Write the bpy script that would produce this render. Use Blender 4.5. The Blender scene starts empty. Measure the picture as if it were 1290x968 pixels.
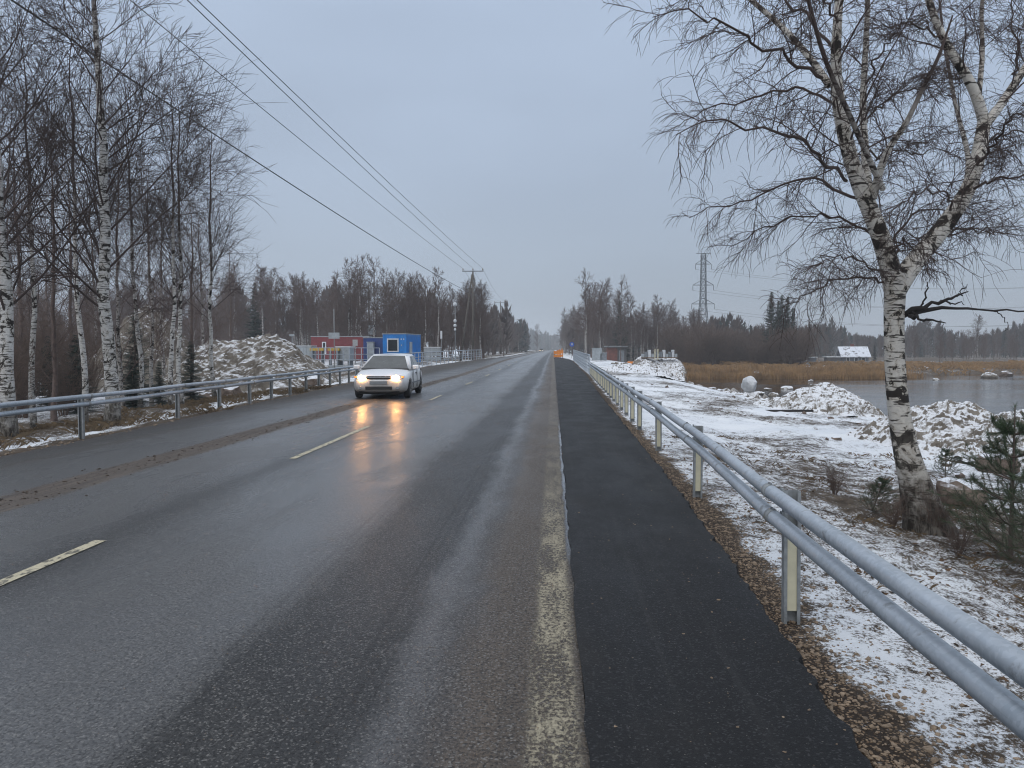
import bpy, bmesh, math, random
import numpy as np
from mathutils import Vector, Matrix

random.seed(7)
C = bpy.context.scene.collection
R = math.radians
sc = bpy.context.scene

# ------------------------------------------------------------------ camera, sky, sun, exposure
F, VPX, VPY, EYE = 960.0, 697.0, 440.0, 1.65          # focal length in photo pixels, road vanishing point, eye height
cam_d = bpy.data.cameras.new('camera'); cam = bpy.data.objects.new('camera', cam_d); C.objects.link(cam)
cam_d.sensor_width = 36.0; cam_d.lens = 36.0 * F / 1290.0
cam_d.clip_start = 0.05; cam_d.clip_end = 6000
cam.location = (0, 0, EYE)
cam.rotation_euler = (R(90) - math.atan((484 - VPY) / F), 0, math.atan((VPX - 645) / F))
sc.camera = cam

SUN_EL, SUN_ROT = R(38), R(200)
w = bpy.data.worlds.new('World'); sc.world = w; w.use_nodes = True
nt = w.node_tree; nt.nodes.clear()
def wn(t, **k):
    n = nt.nodes.new(t)
    for a, b in k.items(): setattr(n, a, b)
    return n
sky = wn('ShaderNodeTexSky', sky_type='NISHITA', sun_disc=False, sun_elevation=SUN_EL, sun_rotation=SUN_ROT)
sky.air_density = 1.0; sky.dust_density = 3.0
tc = wn('ShaderNodeTexCoord'); sep = wn('ShaderNodeSeparateXYZ'); nt.links.new(tc.outputs['Generated'], sep.inputs[0])
rp = wn('ShaderNodeValToRGB'); nt.links.new(sep.outputs['Z'], rp.inputs[0])
e = rp.color_ramp.elements
e[0].position = 0.0; e[0].color = (.180, .211, .249, 1)
e[1].position = 1.0; e[1].color = (.62, .63, .655, 1)
k_ = rp.color_ramp.elements.new(.22); k_.color = (.207, .249, .314, 1)
k_ = rp.color_ramp.elements.new(.415); k_.color = (.246, .299, .384, 1)
mp = wn('ShaderNodeMapping'); mp.inputs['Scale'].default_value = (1.1, 1.1, 3.2); nt.links.new(tc.outputs['Generated'], mp.inputs[0])
no = wn('ShaderNodeTexNoise'); no.inputs['Scale'].default_value = 1.7; no.inputs['Detail'].default_value = 4; no.inputs['Roughness'].default_value = .45
nt.links.new(mp.outputs[0], no.inputs['Vector'])
mr = wn('ShaderNodeMapRange'); mr.inputs[1].default_value = .3; mr.inputs[2].default_value = .7; mr.inputs[3].default_value = 17.9; mr.inputs[4].default_value = 21.3
nt.links.new(no.outputs['Fac'], mr.inputs[0])
vm = wn('ShaderNodeVectorMath', operation='SCALE'); nt.links.new(rp.outputs[0], vm.inputs[0]); nt.links.new(mr.outputs[0], vm.inputs['Scale'])
mx = wn('ShaderNodeMix', data_type='RGBA'); mx.inputs[0].default_value = .93       # a thick cloud deck over the clear sky
nt.links.new(sky.outputs[0], mx.inputs[6]); nt.links.new(vm.outputs[0], mx.inputs[7])
bg = wn('ShaderNodeBackground'); bg.inputs[1].default_value = .1; nt.links.new(mx.outputs[2], bg.inputs[0])
ow = wn('ShaderNodeOutputWorld'); nt.links.new(bg.outputs[0], ow.inputs[0])

sun_d = bpy.data.lights.new('sun', 'SUN'); sun_d.energy = 0.8; sun_d.angle = R(50); sun_d.color = (1, .97, .93)
sun = bpy.data.objects.new('sun', sun_d); C.objects.link(sun)
sun.rotation_euler = (R(90) - SUN_EL, 0, R(180) - SUN_ROT)
sc.view_settings.view_transform = 'Standard'; sc.view_settings.look = 'None'
sc.view_settings.gamma = 1; sc.view_settings.use_curve_mapping = False
sc.view_settings.exposure = 0.0
sc.cycles.pixel_filter_type = 'BLACKMAN_HARRIS'; sc.cycles.filter_width = 1.1
sc.cycles.max_bounces = 6; sc.cycles.diffuse_bounces = 2; sc.cycles.glossy_bounces = 3
sc.cycles.transmission_bounces = 3; sc.cycles.volume_bounces = 1

MW = Matrix.Translation(cam.location) @ cam.rotation_euler.to_matrix().to_4x4()
def ray(px, py):
    return (MW.to_3x3() @ Vector(((px - 645) / F, -(py - 484) / F, -1.0)))
def at_d(px, py, d):                   # the point seen at a photo pixel, d metres down the road
    r = ray(px, py); return Vector(cam.location) + r * (d / r.y)

# ------------------------------------------------------------------ numpy noise
def _hash(ix, iy, s):
    h = (ix.astype(np.int64) * 374761393 + iy.astype(np.int64) * 668265263 + s * 1274126177) & 0x7fffffff
    h = ((h ^ (h >> 13)) * 1103515245) & 0x7fffffff
    return ((h ^ (h >> 16)) & 0xffff) / 65535.0
def vnoise(x, y, s=0):
    x = np.asarray(x, float); y = np.asarray(y, float)
    ix = np.floor(x); iy = np.floor(y); fx = x - ix; fy = y - iy
    fx = fx * fx * (3 - 2 * fx); fy = fy * fy * (3 - 2 * fy)
    a = _hash(ix, iy, s); b = _hash(ix + 1, iy, s); c = _hash(ix, iy + 1, s); d = _hash(ix + 1, iy + 1, s)
    return (a + (b - a) * fx) * (1 - fy) + (c + (d - c) * fx) * fy
def fbm(x, y, s=0, o=4):
    v = 0; a = .5; t = 0
    for i in range(o):
        v = v + a * vnoise(x * 2 ** i + 17.3 * i, y * 2 ** i + 5.1 * i, s + i); t += a; a *= .5
    return v / t
def sstep(a, b, x):
    t = np.clip((np.asarray(x, float) - a) / (b - a), 0, 1); return t * t * (3 - 2 * t)

# ------------------------------------------------------------------ lay of the land
def zr(y): return .35 * sstep(45, 110, y)                                   # road profile, up onto the bridge
def XL(y): return np.interp(y, [-20, 0, 14, 18.4, 26, 40, 70, 105, 140, 800], [-8.1, -8.15, -8.55, -8.8, -9.25, -10.0, -11.2, -9.2, -7.6, -7.2])
def XR(y): return np.interp(y, [-20, 0, 3, 8.7, 27, 50, 95, 125, 800], [1.22, 1.25, 1.275, 1.46, 1.66, 2.1, 2.2, .7, .7])
def XP(y): return np.interp(y, [-20, 0, 2, 4.8, 8.7, 12.4, 25, 50, 100], [1.36, 1.40, 1.42, 1.48, 1.65, 1.75, 1.97, 2.42, 2.5])
SEAM = .15
WATER = -2.0
def XS(y): return np.interp(y, [-50, 10, 20, 30, 38, 45, 56, 60, 65, 78, 92, 99], [40, 34, 26, 21.5, 19, 18.2, 17.4, 15.6, 12.8, 12.7, 13.4, 13.0])
def YF(x): return np.interp(x, [-5, 14, 38, 45, 56, 66, 100, 400, 900], [96, 96, 96, 99, 112, 119, 128, 150, 150])
def terrain(x, y, detail=True):
    x, y = np.broadcast_arrays(np.asarray(x, float), np.asarray(y, float))
    z0 = zr(y); s = x - XR(y); l = XL(y) - x
    inside = (s < 0) & (l < 0)
    # right bank
    land = -.05 - .33 * sstep(.3, 3.2, s) - .42 * sstep(3, 10, s) + .25 * sstep(45, 60, y) * sstep(1, 4, s)
    land = land + z0 * (1 - sstep(1, 6, s))
    if detail:
        land = land + (fbm(x * .5, y * .5, 3) - .5) * .30 * sstep(.5, 2.5, s) + (fbm(x * 3.1, y * 3.1, 9, 4) - .5) * .10 * sstep(.2, 1.2, s) \
             + (vnoise(x * 14, y * 14, 5) - .5) * .022 * sstep(0.05, .3, s)
    ds = XS(y) + (fbm(x * .3, y * .3, 21) - .5) * 1.6 - x; wsh = np.interp(y, [0, 40, 58, 67], [13, 12, 10, 3.6])
    shore = np.clip((ds + .6) / (wsh + .6), 0, 1); shore = shore * (1.55 - .55 * shore) * .5 + .5 * shore * shore * (3 - 2 * shore)
    near = WATER - .7 + (land - WATER + .7) * shore
    fy = y - YF(x) - (fbm(x * .08, y * .08, 33) - .5) * 6
    far = WATER - .7 + 1.22 * sstep(-3, 4, fy) + .15 * sstep(4, 40, fy) + 1.5 * sstep(130, 420, fy)
    far = far + (fbm(x * .15, y * .15, 40) - .5) * .5 * sstep(0, 8, fy)
    rz = np.maximum(near, far)
    road_side = 1 - sstep(5, 13, s)
    rz = np.where(y > 90, rz * (1 - road_side * sstep(90, 100, y)) + (z0 - .1 - .25 * sstep(1, 5, s)) * road_side * sstep(90, 100, y), rz)
    # left bank
    lz = -.06 - .16 * sstep(.2, 2, l) - .75 * sstep(2, 8, l) + .95 * sstep(48, 66, y) * sstep(2, 6, l) + z0 * (1 - sstep(1, 6, l))
    lz = lz + .25 * sstep(60, 300, y)
    if detail:
        lz = lz + (fbm(x * .4, y * .4, 60) - .5) * .6 * sstep(1.2, 4, l) + (fbm(x * 2.7, y * 2.7, 66) - .5) * .14 * sstep(.1, .8, l)
    z = np.where(inside, z0 - .07, np.where(s >= 0, rz, lz))
    return z
def gz(x, y): return float(terrain(np.array([x]), np.array([y]))[0])

# ------------------------------------------------------------------ object helpers
def tag(o, label=None, cat=None, group=None, kind=None):
    if label: o['label'] = label
    if cat: o['category'] = cat
    if group: o['group'] = group
    if kind: o['kind'] = kind
    return o
def empty(name, loc=(0, 0, 0), rz=0):
    o = bpy.data.objects.new(name, None); C.objects.link(o); o.location = loc; o.rotation_euler = (0, 0, rz); o.empty_display_size = .2
    return o
def link(name, me, mat=None, parent=None, loc=None):
    o = bpy.data.objects.new(name, me); C.objects.link(o)
    if mat is not None and not me.materials: me.materials.append(mat)
    if parent is not None: o.parent = parent
    if loc is not None: o.location = loc
    return o
def copy_tree(o, parent=None):
    c = o.copy(); C.objects.link(c)
    if parent is not None: c.parent = parent
    for ch in [q for q in o.children]: copy_tree(ch, c)
    return c
def np_mesh(name, verts, faces, smooth=True, attrs=None, mat=None):
    """verts (N,3), faces list of int arrays (M,k)"""
    me = bpy.data.meshes.new(name)
    if isinstance(faces, np.ndarray): faces = [faces]
    faces = [f for f in faces if len(f)]
    me.vertices.add(len(verts)); me.vertices.foreach_set('co', np.ascontiguousarray(verts, np.float32).ravel())
    nl = sum(f.size for f in faces); npoly = sum(len(f) for f in faces)
    me.loops.add(nl); me.loops.foreach_set('vertex_index', np.concatenate([f.ravel() for f in faces]).astype(np.int32))
    me.polygons.add(npoly)
    tot = np.concatenate([np.full(len(f), f.shape[1], np.int32) for f in faces])
    st = np.concatenate([[0], np.cumsum(tot)[:-1]]).astype(np.int32)
    me.polygons.foreach_set('loop_start', st); me.polygons.foreach_set('loop_total', tot)
    me.polygons.foreach_set('use_smooth', np.full(npoly, smooth, bool))
    for k, a in (attrs or {}).items():
        at = me.attributes.new(k, 'FLOAT', 'POINT'); at.data.foreach_set('value', np.ascontiguousarray(a, np.float32))
    me.update(calc_edges=True)
    if mat is not None: me.materials.append(mat)
    return me
class MB:
    """collects simple shapes into one bmesh"""
    def __init__(s): s.b = bmesh.new()
    def box(s, x0, x1, y0, y1, z0, z1, bev=0):
        r = bmesh.ops.create_cube(s.b, size=1)['verts']
        bmesh.ops.scale(s.b, vec=(x1 - x0, y1 - y0, z1 - z0), verts=r)
        bmesh.ops.translate(s.b, vec=((x0 + x1) / 2, (y0 + y1) / 2, (z0 + z1) / 2), verts=r)
        if bev:
            ed = list({e for v in r for e in v.link_edges})
            bmesh.ops.bevel(s.b, geom=ed, offset=bev, segments=2, affect='EDGES', profile=.6)
        return s
    def tube(s, pts, r, n=8, cap=True):
        pts = [Vector(p) for p in pts]; rs = r if isinstance(r, (list, tuple)) else [r] * len(pts); rings = []
        for i, p in enumerate(pts):
            t = (pts[min(i + 1, len(pts) - 1)] - pts[max(i - 1, 0)]).normalized()
            a = t.cross(Vector((0, 0, 1)) if abs(t.z) < .9 else Vector((1, 0, 0))).normalized(); b = t.cross(a)
            rings.append([s.b.verts.new(p + (a * math.cos(2 * math.pi * k / n) + b * math.sin(2 * math.pi * k / n)) * rs[i]) for k in range(n)])
        for A, B in zip(rings, rings[1:]):
            for k in range(n):
                f = s.b.faces.new((A[k], A[(k + 1) % n], B[(k + 1) % n], B[k])); f.smooth = True
        if cap:
            s.b.faces.new(rings[0][::-1]); s.b.faces.new(rings[-1])
        return s
    def quad(s, *p):
        s.b.faces.new([s.b.verts.new(q) for q in p]); return s
    def mesh(s, name):
        bmesh.ops.recalc_face_normals(s.b, faces=s.b.faces)
        me = bpy.data.meshes.new(name); s.b.to_mesh(me); s.b.free(); return me
    def build(s, name, mat, parent=None, loc=None): return link(name, s.mesh(name), mat, parent, loc)

# ------------------------------------------------------------------ materials
class NT:
    def __init__(s, name):
        s.m = bpy.data.materials.new(name); s.m.use_nodes = True; s.t = s.m.node_tree; s.t.nodes.clear()
        s.out = s.n('ShaderNodeOutputMaterial'); s.p = s.n('ShaderNodeBsdfPrincipled'); s.l(s.p.outputs[0], s.out.inputs[0])
    def n(s, t, **k):
        n = s.t.nodes.new(t)
        for a, b in k.items(): setattr(n, a, b)
        return n
    def l(s, a, b): s.t.links.new(a, b)
    def put(s, inp, v):
        if hasattr(v, 'is_linked') or isinstance(v, bpy.types.NodeSocket): s.l(v, inp)
        else: inp.default_value = v
    def obj(s): return s.n('ShaderNodeTexCoord').outputs['Object']
    def mapv(s, v, scale=(1, 1, 1), loc=(0, 0, 0)):
        m = s.n('ShaderNodeMapping'); s.l(v, m.inputs[0]); m.inputs['Scale'].default_value = scale; m.inputs['Location'].default_value = loc; return m.outputs[0]
    def noise(s, v, scale, detail=4, rough=.5, dist=0):
        n = s.n('ShaderNodeTexNoise'); s.l(v, n.inputs['Vector']); n.inputs['Scale'].default_value = scale
        n.inputs['Detail'].default_value = detail; n.inputs['Roughness'].default_value = rough; n.inputs['Distortion'].default_value = dist
        return n.outputs['Fac']
    def voro(s, v, scale, out='Distance', feat='F1'):
        n = s.n('ShaderNodeTexVoronoi', feature=feat); s.l(v, n.inputs['Vector']); n.inputs['Scale'].default_value = scale; return n.outputs[out]
    def math(s, op, a, b=0.0, c=0.0, clamp=False):
        n = s.n('ShaderNodeMath', operation=op, use_clamp=clamp); s.put(n.inputs[0], a); s.put(n.inputs[1], b); s.put(n.inputs[2], c); return n.outputs[0]
    def rng(s, v, a, b, c=0.0, d=1.0, smooth=True):
        n = s.n('ShaderNodeMapRange', interpolation_type='SMOOTHSTEP' if smooth else 'LINEAR')
        s.put(n.inputs[0], v); s.put(n.inputs[1], a); s.put(n.inputs[2], b); s.put(n.inputs[3], c); s.put(n.inputs[4], d); return n.outputs[0]
    def mix(s, f, a, b):
        n = s.n('ShaderNodeMix', data_type='RGBA'); s.put(n.inputs[0], f)
        for i, v in ((6, a), (7, b)):
            if isinstance(v, (tuple, list)): n.inputs[i].default_value = (*v[:3], 1)
            else: s.l(v, n.inputs[i])
        return n.outputs[2]
    def ramp(s, v, stops, interp='LINEAR'):
        n = s.n('ShaderNodeValToRGB'); s.l(v, n.inputs[0]); cr = n.color_ramp; cr.interpolation = interp
        for i, (p, c) in enumerate(stops):
            el = cr.elements[i] if i < 2 else cr.elements.new(p)
            el.position = p; el.color = (*c, 1) if isinstance(c, (tuple, list)) else (c, c, c, 1)
        return n.outputs[0]
    def attr(s, name): return s.n('ShaderNodeAttribute', attribute_name=name).outputs['Fac']
    def bump(s, h, strength=.5, dist=.02, normal=None):
        n = s.n('ShaderNodeBump'); n.inputs['Strength'].default_value = strength; n.inputs['Distance'].default_value = dist
        s.l(h, n.inputs['Height'])
        if normal is not None: s.l(normal, n.inputs['Normal'])
        return n.outputs[0]
    def set(s, **k):
        for a, v in k.items():
            a = {'col': 'Base Color', 'rough': 'Roughness', 'metal': 'Metallic', 'spec': 'Specular IOR Level', 'normal': 'Normal', 'em': 'Emission Color', 'ems': 'Emission Strength', 'ior': 'IOR', 'coat': 'Coat Weight', 'coatr': 'Coat Roughness', 'coati': 'Coat IOR', 'coatn': 'Coat Normal'}[a]
            if isinstance(v, (tuple, list)): v = (*v[:3], 1)
            s.put(s.p.inputs[a], v)
        return s.m
M = {}
def simple(name, col, rough=.6, metal=0, var=.15, scale=8, bump=0, spec=.5):
    t = NT(name); o = t.obj(); n = t.noise(o, scale, 5, .6)
    dark = tuple(c * (1 - var) for c in col); lite = tuple(min(1, c * (1 + var)) for c in col)
    t.set(col=t.mix(t.rng(n, .3, .7), dark, lite), rough=t.rng(n, .3, .7, rough * .88, min(1, rough * 1.1)), metal=metal, spec=spec)
    if bump: t.set(normal=t.bump(t.noise(o, scale * 6, 3), .4, bump))
    M[name] = t.m; return t.m

def m_galv():
    t = NT('galvanised'); o = t.obj(); big = t.noise(t.mapv(o, (3, .8, 3)), 1.0, 5, .6); sp_ = t.voro(o, 55, 'Color'); sx = t.n('ShaderNodeSeparateXYZ'); t.l(sp_, sx.inputs[0])
    scr = t.noise(t.mapv(o, (60, 2.2, 60)), 1.0, 4, .7); gr = t.noise(o, 9, 7, .7)
    c = t.mix(t.rng(big, .3, .7), (.30, .345, .39), (.46, .505, .555)); c = t.mix(t.rng(sx.outputs[0], .2, .9, 0, .28), c, (.58, .62, .67))
    c = t.mix(t.rng(scr, .60, .70, 0, .5), c, (.24, .25, .26)); c = t.mix(t.rng(gr, .56, .70, 0, .65), c, (.17, .165, .155))
    t.set(col=c, metal=.35, rough=t.rng(gr, .35, .65, .36, .6), normal=t.bump(t.math('ADD', gr, scr), .12, .004)); M['galvanised'] = t.m
m_galv()
simple('galvanised_dull', (.27, .285, .29), .55, .35, .2, 20)
simple('cream_face', (.60, .56, .40), .6, 0, .10, 5)
simple('car_rubber', (.016, .016, .017), .8, 0, .2, 20)
simple('car_rim', (.16, .155, .15), .45, .6, .25, 20)
simple('black_plastic', (.02, .02, .021), .5, 0, .2, 20)
simple('chrome', (.45, .46, .47), .2, .9, .1, 20)
simple('plate_white', (.36, .37, .38), .5, 0, .1, 10)
simple('plate_grey', (.22, .235, .25), .5, 0, .1, 10)
simple('indicator', (.55, .22, .08), .3, 0, .1, 10)
simple('cabin_red', (.17, .025, .03), .55, 0, .2, 1.5)
simple('cabin_blue', (.006, .19, .55), .5, 0, .12, 1.5)
simple('cabin_navy', (.012, .04, .17), .5, 0, .15, 1.5)
simple('white_paint', (.58, .6, .62), .55, 0, .1, 3)
simple('light_grey', (.32, .35, .37), .6, 0, .15, 3)
simple('mid_grey', (.17, .185, .2), .6, 0, .2, 3)
simple('yellow_paint', (.50, .33, .05), .5, 0, .15, 3)
simple('orange_paint', (.75, .24, .03), .5, 0, .12, 3)
simple('blue_sign', (.02, .09, .42), .45, 0, .05, 3)
simple('dark_glass', (.02, .025, .03), .08, 0, .1, 3)
simple('pole_wood', (.10, .088, .075), .85, 0, .25, 4)
simple('wire_metal', (.06, .062, .066), .6, 0, .1, 4)
simple('steel_lattice', (.12, .14, .155), .6, .3, .15, 1)
simple('brick_red', (.15, .055, .04), .85, 0, .3, 3)
simple('timber_grey', (.075, .072, .07), .8, 0, .25, 3)
simple('timber_brown', (.16, .10, .055), .8, 0, .25, 3)
simple('house_wall', (.09, .105, .125), .8, 0, .15, 1.5)
simple('mud', (.055, .041, .030), .85, 0, .4, 9, .01)

def m_snow_rock():
    t = NT('snow_rock'); o = t.obj()
    geo = t.n('ShaderNodeNewGeometry'); sp = t.n('ShaderNodeSeparateXYZ'); t.l(geo.outputs['Normal'], sp.inputs[0])
    n = t.noise(o, 2.2, 8, .65); f = t.noise(o, 14, 6, .7)
    rock = t.mix(t.rng(n, .35, .65), (.13, .112, .092), (.27, .24, .20))
    rock = t.mix(t.rng(f, .58, .8), rock, (.06, .05, .042))
    s = t.math('ADD', t.math('MULTIPLY', sp.outputs['Z'], .72), t.math('ADD', t.math('MULTIPLY', n, .42), t.math('MULTIPLY', f, .42)))
    sm = t.rng(s, .79, 1.06)
    t.set(col=t.mix(sm, rock, (.76, .78, .81)), rough=.85, spec=.3, normal=t.bump(f, .7, .05)); M['snow_rock'] = t.m
m_snow_rock()
def m_boulder():
    t = NT('boulder'); o = t.obj()
    geo = t.n('ShaderNodeNewGeometry'); sp = t.n('ShaderNodeSeparateXYZ'); t.l(geo.outputs['Normal'], sp.inputs[0])
    n = t.noise(o, 3, 8, .65); f = t.noise(o, 22, 6, .7)
    rock = t.mix(t.rng(n, .35, .65), (.095, .066, .05), (.21, .165, .135))
    s = t.math('ADD', t.math('MULTIPLY', sp.outputs['Z'], .9), t.math('ADD', t.math('MULTIPLY', n, .3), t.math('MULTIPLY', f, .2)))
    t.set(col=t.mix(t.rng(s, .92, 1.1), rock, (.80, .83, .87)), rough=.85, spec=.3, normal=t.bump(f, .6, .03)); M['boulder'] = t.m
m_boulder()
simple('bare_stone', (.22, .165, .115), .9, 0, .45, 30, 0)

def m_birch(name, white=(.56, .53, .48), wmin=.012, wmax=.032, base_dark=1.0, twig=(.068, .050, .045)):
    t = NT(name); o = t.obj(); rad = t.attr('rad')
    lent = t.noise(t.mapv(o, (5, 5, 42)), 1.0, 3, .6); patch = t.noise(t.mapv(o, (4.2, 4.2, 4.0)), 1.0, 6, .68, .8); fine = t.noise(o, 30, 4, .6)
    c = t.mix(t.rng(fine, .3, .7), tuple(v * .78 for v in white), white)
    c = t.mix(t.rng(patch, .46, .6), c, tuple(v * .66 for v in (white[0], white[1] * .93, white[2] * .84)))
    c = t.mix(t.rng(lent, .55, .605), c, (.05, .043, .038))
    c = t.mix(t.rng(patch, .535, .575), c, (.026, .022, .019))
    sp = t.n('ShaderNodeSeparateXYZ'); t.l(o, sp.inputs[0])
    low = t.rng(t.math('ADD', sp.outputs['Z'], t.math('MULTIPLY', patch, -2.2)), -.95, -.05, 1.0, 0.0)
    rough_bark = t.mix(t.rng(t.noise(t.mapv(o, (14, 14, 4)), 1.0, 6, .7), .42, .6), (.035, .029, .024), (.15, .135, .115))
    c = t.mix(t.math('MULTIPLY', low, base_dark), c, rough_bark)
    c = t.mix(t.rng(rad, wmin, wmax), twig, c)
    t.set(col=c, rough=.8, spec=.25, normal=t.bump(t.math('ADD', lent, patch), .35, .01)); M[name] = t.m
m_birch('birch_bark', wmin=.016, wmax=.034)
m_birch('birch_bark_wood', (.44, .42, .40), .03, .075, .7, (.118, .083, .072))
m_birch('birch_bark_grove', (.58, .57, .545), .034, .062)
simple('alder_bark', (.125, .090, .077), .85, 0, .3, 6)
simple('dead_branch', (.022, .019, .018), .85, 0, .3, 10)
simple('shrub_twig', (.125, .088, .070), .85, 0, .3, 3)
simple('spruce_green', (.020, .030, .022), .8, 0, .4, 2)
simple('pine_green', (.045, .072, .034), .7, 0, .35, 9)
simple('spruce_far', (.020, .030, .027), .85, 0, .3, .4)
simple('wood_far', (.098, .076, .068), .9, 0, .3, .15)
simple('reed', (.30, .185, .085), .85, 0, .3, .5)
simple('dry_grass', (.135, .095, .055), .85, 0, .35, 3)
simple('leaf_litter', (.10, .06, .033), .9, 0, .5, 12)

def m_ground():
    t = NT('ground'); o = t.obj(); sn = t.attr('snow'); gv = t.attr('gravel')
    n1 = t.noise(o, .5, 6, .6); n2 = t.noise(o, 3.2, 8, .68); n3 = t.noise(o, 42, 6, .75); st = t.voro(o, 62); st2 = t.voro(o, 62, 'Color')
    soil = t.mix(t.rng(n2, .35, .65), (.060, .045, .032), (.145, .115, .085))
    soil = t.mix(t.rng(n3, .52, .68), soil, (.028, .022, .017))
    sepc = t.n('ShaderNodeSeparateXYZ'); t.l(st2, sepc.inputs[0])
    grav = t.ramp(sepc.outputs[0], [(0, (.045, .034, .026)), (1, (.38, .28, .19)), (.35, (.13, .09, .058)), (.7, (.25, .17, .105))])
    grav = t.mix(t.rng(st, .3, .55), grav, (.035, .026, .02))
    soil = t.mix(gv, soil, grav)
    n4 = t.noise(o, 9, 8, .72); m = t.math('ADD', t.math('ADD', t.math('MULTIPLY', n1, .18), t.math('MULTIPLY', n2, .26)), t.math('ADD', t.math('MULTIPLY', n3, .44), t.math('MULTIPLY', n4, .32)))
    m = t.math('ADD', m, t.math('MULTIPLY', t.math('ADD', sn, -.5), .5))
    sm = t.rng(m, .555, .63)
    snow = t.mix(t.rng(n1, .35, .65), (.72, .76, .81), (.83, .86, .89))
    t.set(col=t.mix(sm, soil, snow), rough=t.math('ADD', t.math('MULTIPLY', sm, -.05), .9), spec=.25)
    h = t.math('ADD', t.math('MULTIPLY', n3, .7), t.math('MULTIPLY', t.math('MULTIPLY', st, gv), -.6)); h = t.math('ADD', h, n2)
    t.set(normal=t.bump(h, .7, .05)); M['ground'] = t.m
m_ground()

def asphalt_base(t, o):
    agg = t.voro(o, 110, 'Color'); sx = t.n('ShaderNodeSeparateXYZ'); t.l(agg, sx.inputs[0])
    grain = t.noise(o, 150, 3, .7); mid = t.noise(o, 34, 7, .75)
    return sx.outputs[0], grain, mid
def m_road():
    t = NT('asphalt_road'); o = t.obj()
    sp = t.n('ShaderNodeSeparateXYZ'); t.l(o, sp.inputs[0]); x, y = sp.outputs[0], sp.outputs[1]
    agg, grain, mid = asphalt_base(t, o)
    wob = t.noise(t.mapv(o, (.7, .22, 0)), 1.0, 4, .55)
    wob2 = t.noise(t.mapv(o, (5, 1.6, 0)), 1.0, 7, .72)
    xw = t.math('ADD', t.math('ADD', x, t.math('MULTIPLY', t.math('ADD', wob, -.5), .42)), t.math('MULTIPLY', t.math('ADD', wob2, -.5), .40))
    u = t.rng(xw, -9.0, 1.0, 0, 1, False)
    P = lambda v: (v + 9.0) / 10.0
    g = lambda v, b=1.0: (v, v, v * b)
    col = t.ramp(u, [(P(-8.9), (.05, .043, .037)), (P(.9), (.055, .05, .044)), (P(-8.1), (.042, .039, .036)), (P(-7.6), g(.062)), (P(-7.2), g(.05)),
                     (P(-6.4), g(.066)), (P(-4.6), g(.072)), (P(-4.15), g(.046)), (P(-3.95), g(.028)), (P(-3.7), g(.034)), (P(-3.3), g(.066)),
                     (P(-2.5), g(.078)), (P(-1.7), g(.070)), (P(-1.58), g(.027)), (P(-.86), g(.025)), (P(-.72), g(.066)),
                     (P(-.56), (.050, .044, .040)), (P(-.40), (.086, .067, .051)), (P(-.1), (.080, .063, .048))])
    rough = t.ramp(u, [(P(-8.9), .7), (P(.9), .6), (P(-8.1), .5), (P(-7.4), .36), (P(-6.4), .40), (P(-4.6), .30), (P(-3.95), .36), (P(-3.2), .34), (P(-2.3), .42), (P(-1.6), .44),
                       (P(-1.45), .46), (P(-.86), .44), (P(-.7), .36), (P(-.56), .5), (P(-.35), .62)])
    strk = t.noise(t.mapv(o, (4.5, .16, 0)), 1.0, 6, .65); pat = t.noise(t.mapv(o, (.9, .3, 0)), 1.0, 7, .62, .5)
    col = t.mix(t.rng(strk, .5, .75, 0, .45), col, (.026, .026, .027))
    col = t.mix(t.rng(pat, .52, .74, 0, .5), col, (.075, .072, .068))
    col = t.mix(t.rng(mid, .5, .72, 0, .55), col, (.024, .023, .023))
    pit = t.noise(t.mapv(o, (1, .7, 1)), 62, 4, .65); col = t.mix(t.rng(pit, .54, .64, 0, .75), col, (.016, .016, .016))
    col = t.mix(t.rng(agg, .78, .97, 0, .7), col, (.17, .165, .155))
    col = t.mix(t.rng(agg, .0, .3, .6, 0), col, (.015, .015, .015))
    # two narrow tyre prints in the wet film
    dash = t.rng(t.noise(t.mapv(o, (8, .9, 0)), 1.0, 4, .6), .42, .52)
    tr = None
    for c_, w_ in ((-.985, .016), (-.915, .02), (-.84, .014), (-1.75, .02), (-1.66, .015)):
        d = t.math('ABSOLUTE', t.math('ADD', t.math('ADD', x, t.math('MULTIPLY', y, .004)), -c_)); k = t.math('MULTIPLY', t.rng(d, w_ * .5, w_ * 1.3, 1, 0), .7 if c_ > -1.2 else .35)
        tr = k if tr is None else t.math('MAXIMUM', tr, k)
    col = t.mix(t.math('MULTIPLY', tr, dash), col, (.016, .016, .016))
    # gravel dragged along the near lane of the oncoming side
    mudn = t.noise(t.mapv(o, (5, 1.1, 0)), 1.0, 7, .7)
    md = t.math('ABSOLUTE', t.math('ADD', t.math('ADD', x, t.math('MULTIPLY', t.math('ADD', wob, -.5), .25)), 5.87))
    mm = t.math('MULTIPLY', t.rng(t.math('ADD', md, t.math('MULTIPLY', t.math('ADD', t.noise(t.mapv(o, (3, 1.2, 0)), 7.0, 6, .75), -.5), .45)), .23, .37, 1, 0), .9)
    col = t.mix(mm, col, t.mix(t.rng(t.noise(t.mapv(o, (16, .7, 0)), 1.0, 6, .7), .38, .62), t.mix(t.rng(mid, .4, .6), (.020, .014, .010), (.06, .043, .03)), t.mix(t.rng(mid, .4, .6), (.075, .056, .042), (.12, .092, .068))))
    md2 = t.math('ABSOLUTE', t.math('ADD', x, 7.72)); mm2 = t.rng(t.math('ADD', md2, t.math('MULTIPLY', t.math('ADD', mudn, -.5), .5)), .06, .22, .5, 0)
    col = t.mix(mm2, col, (.045, .036, .028))
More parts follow.
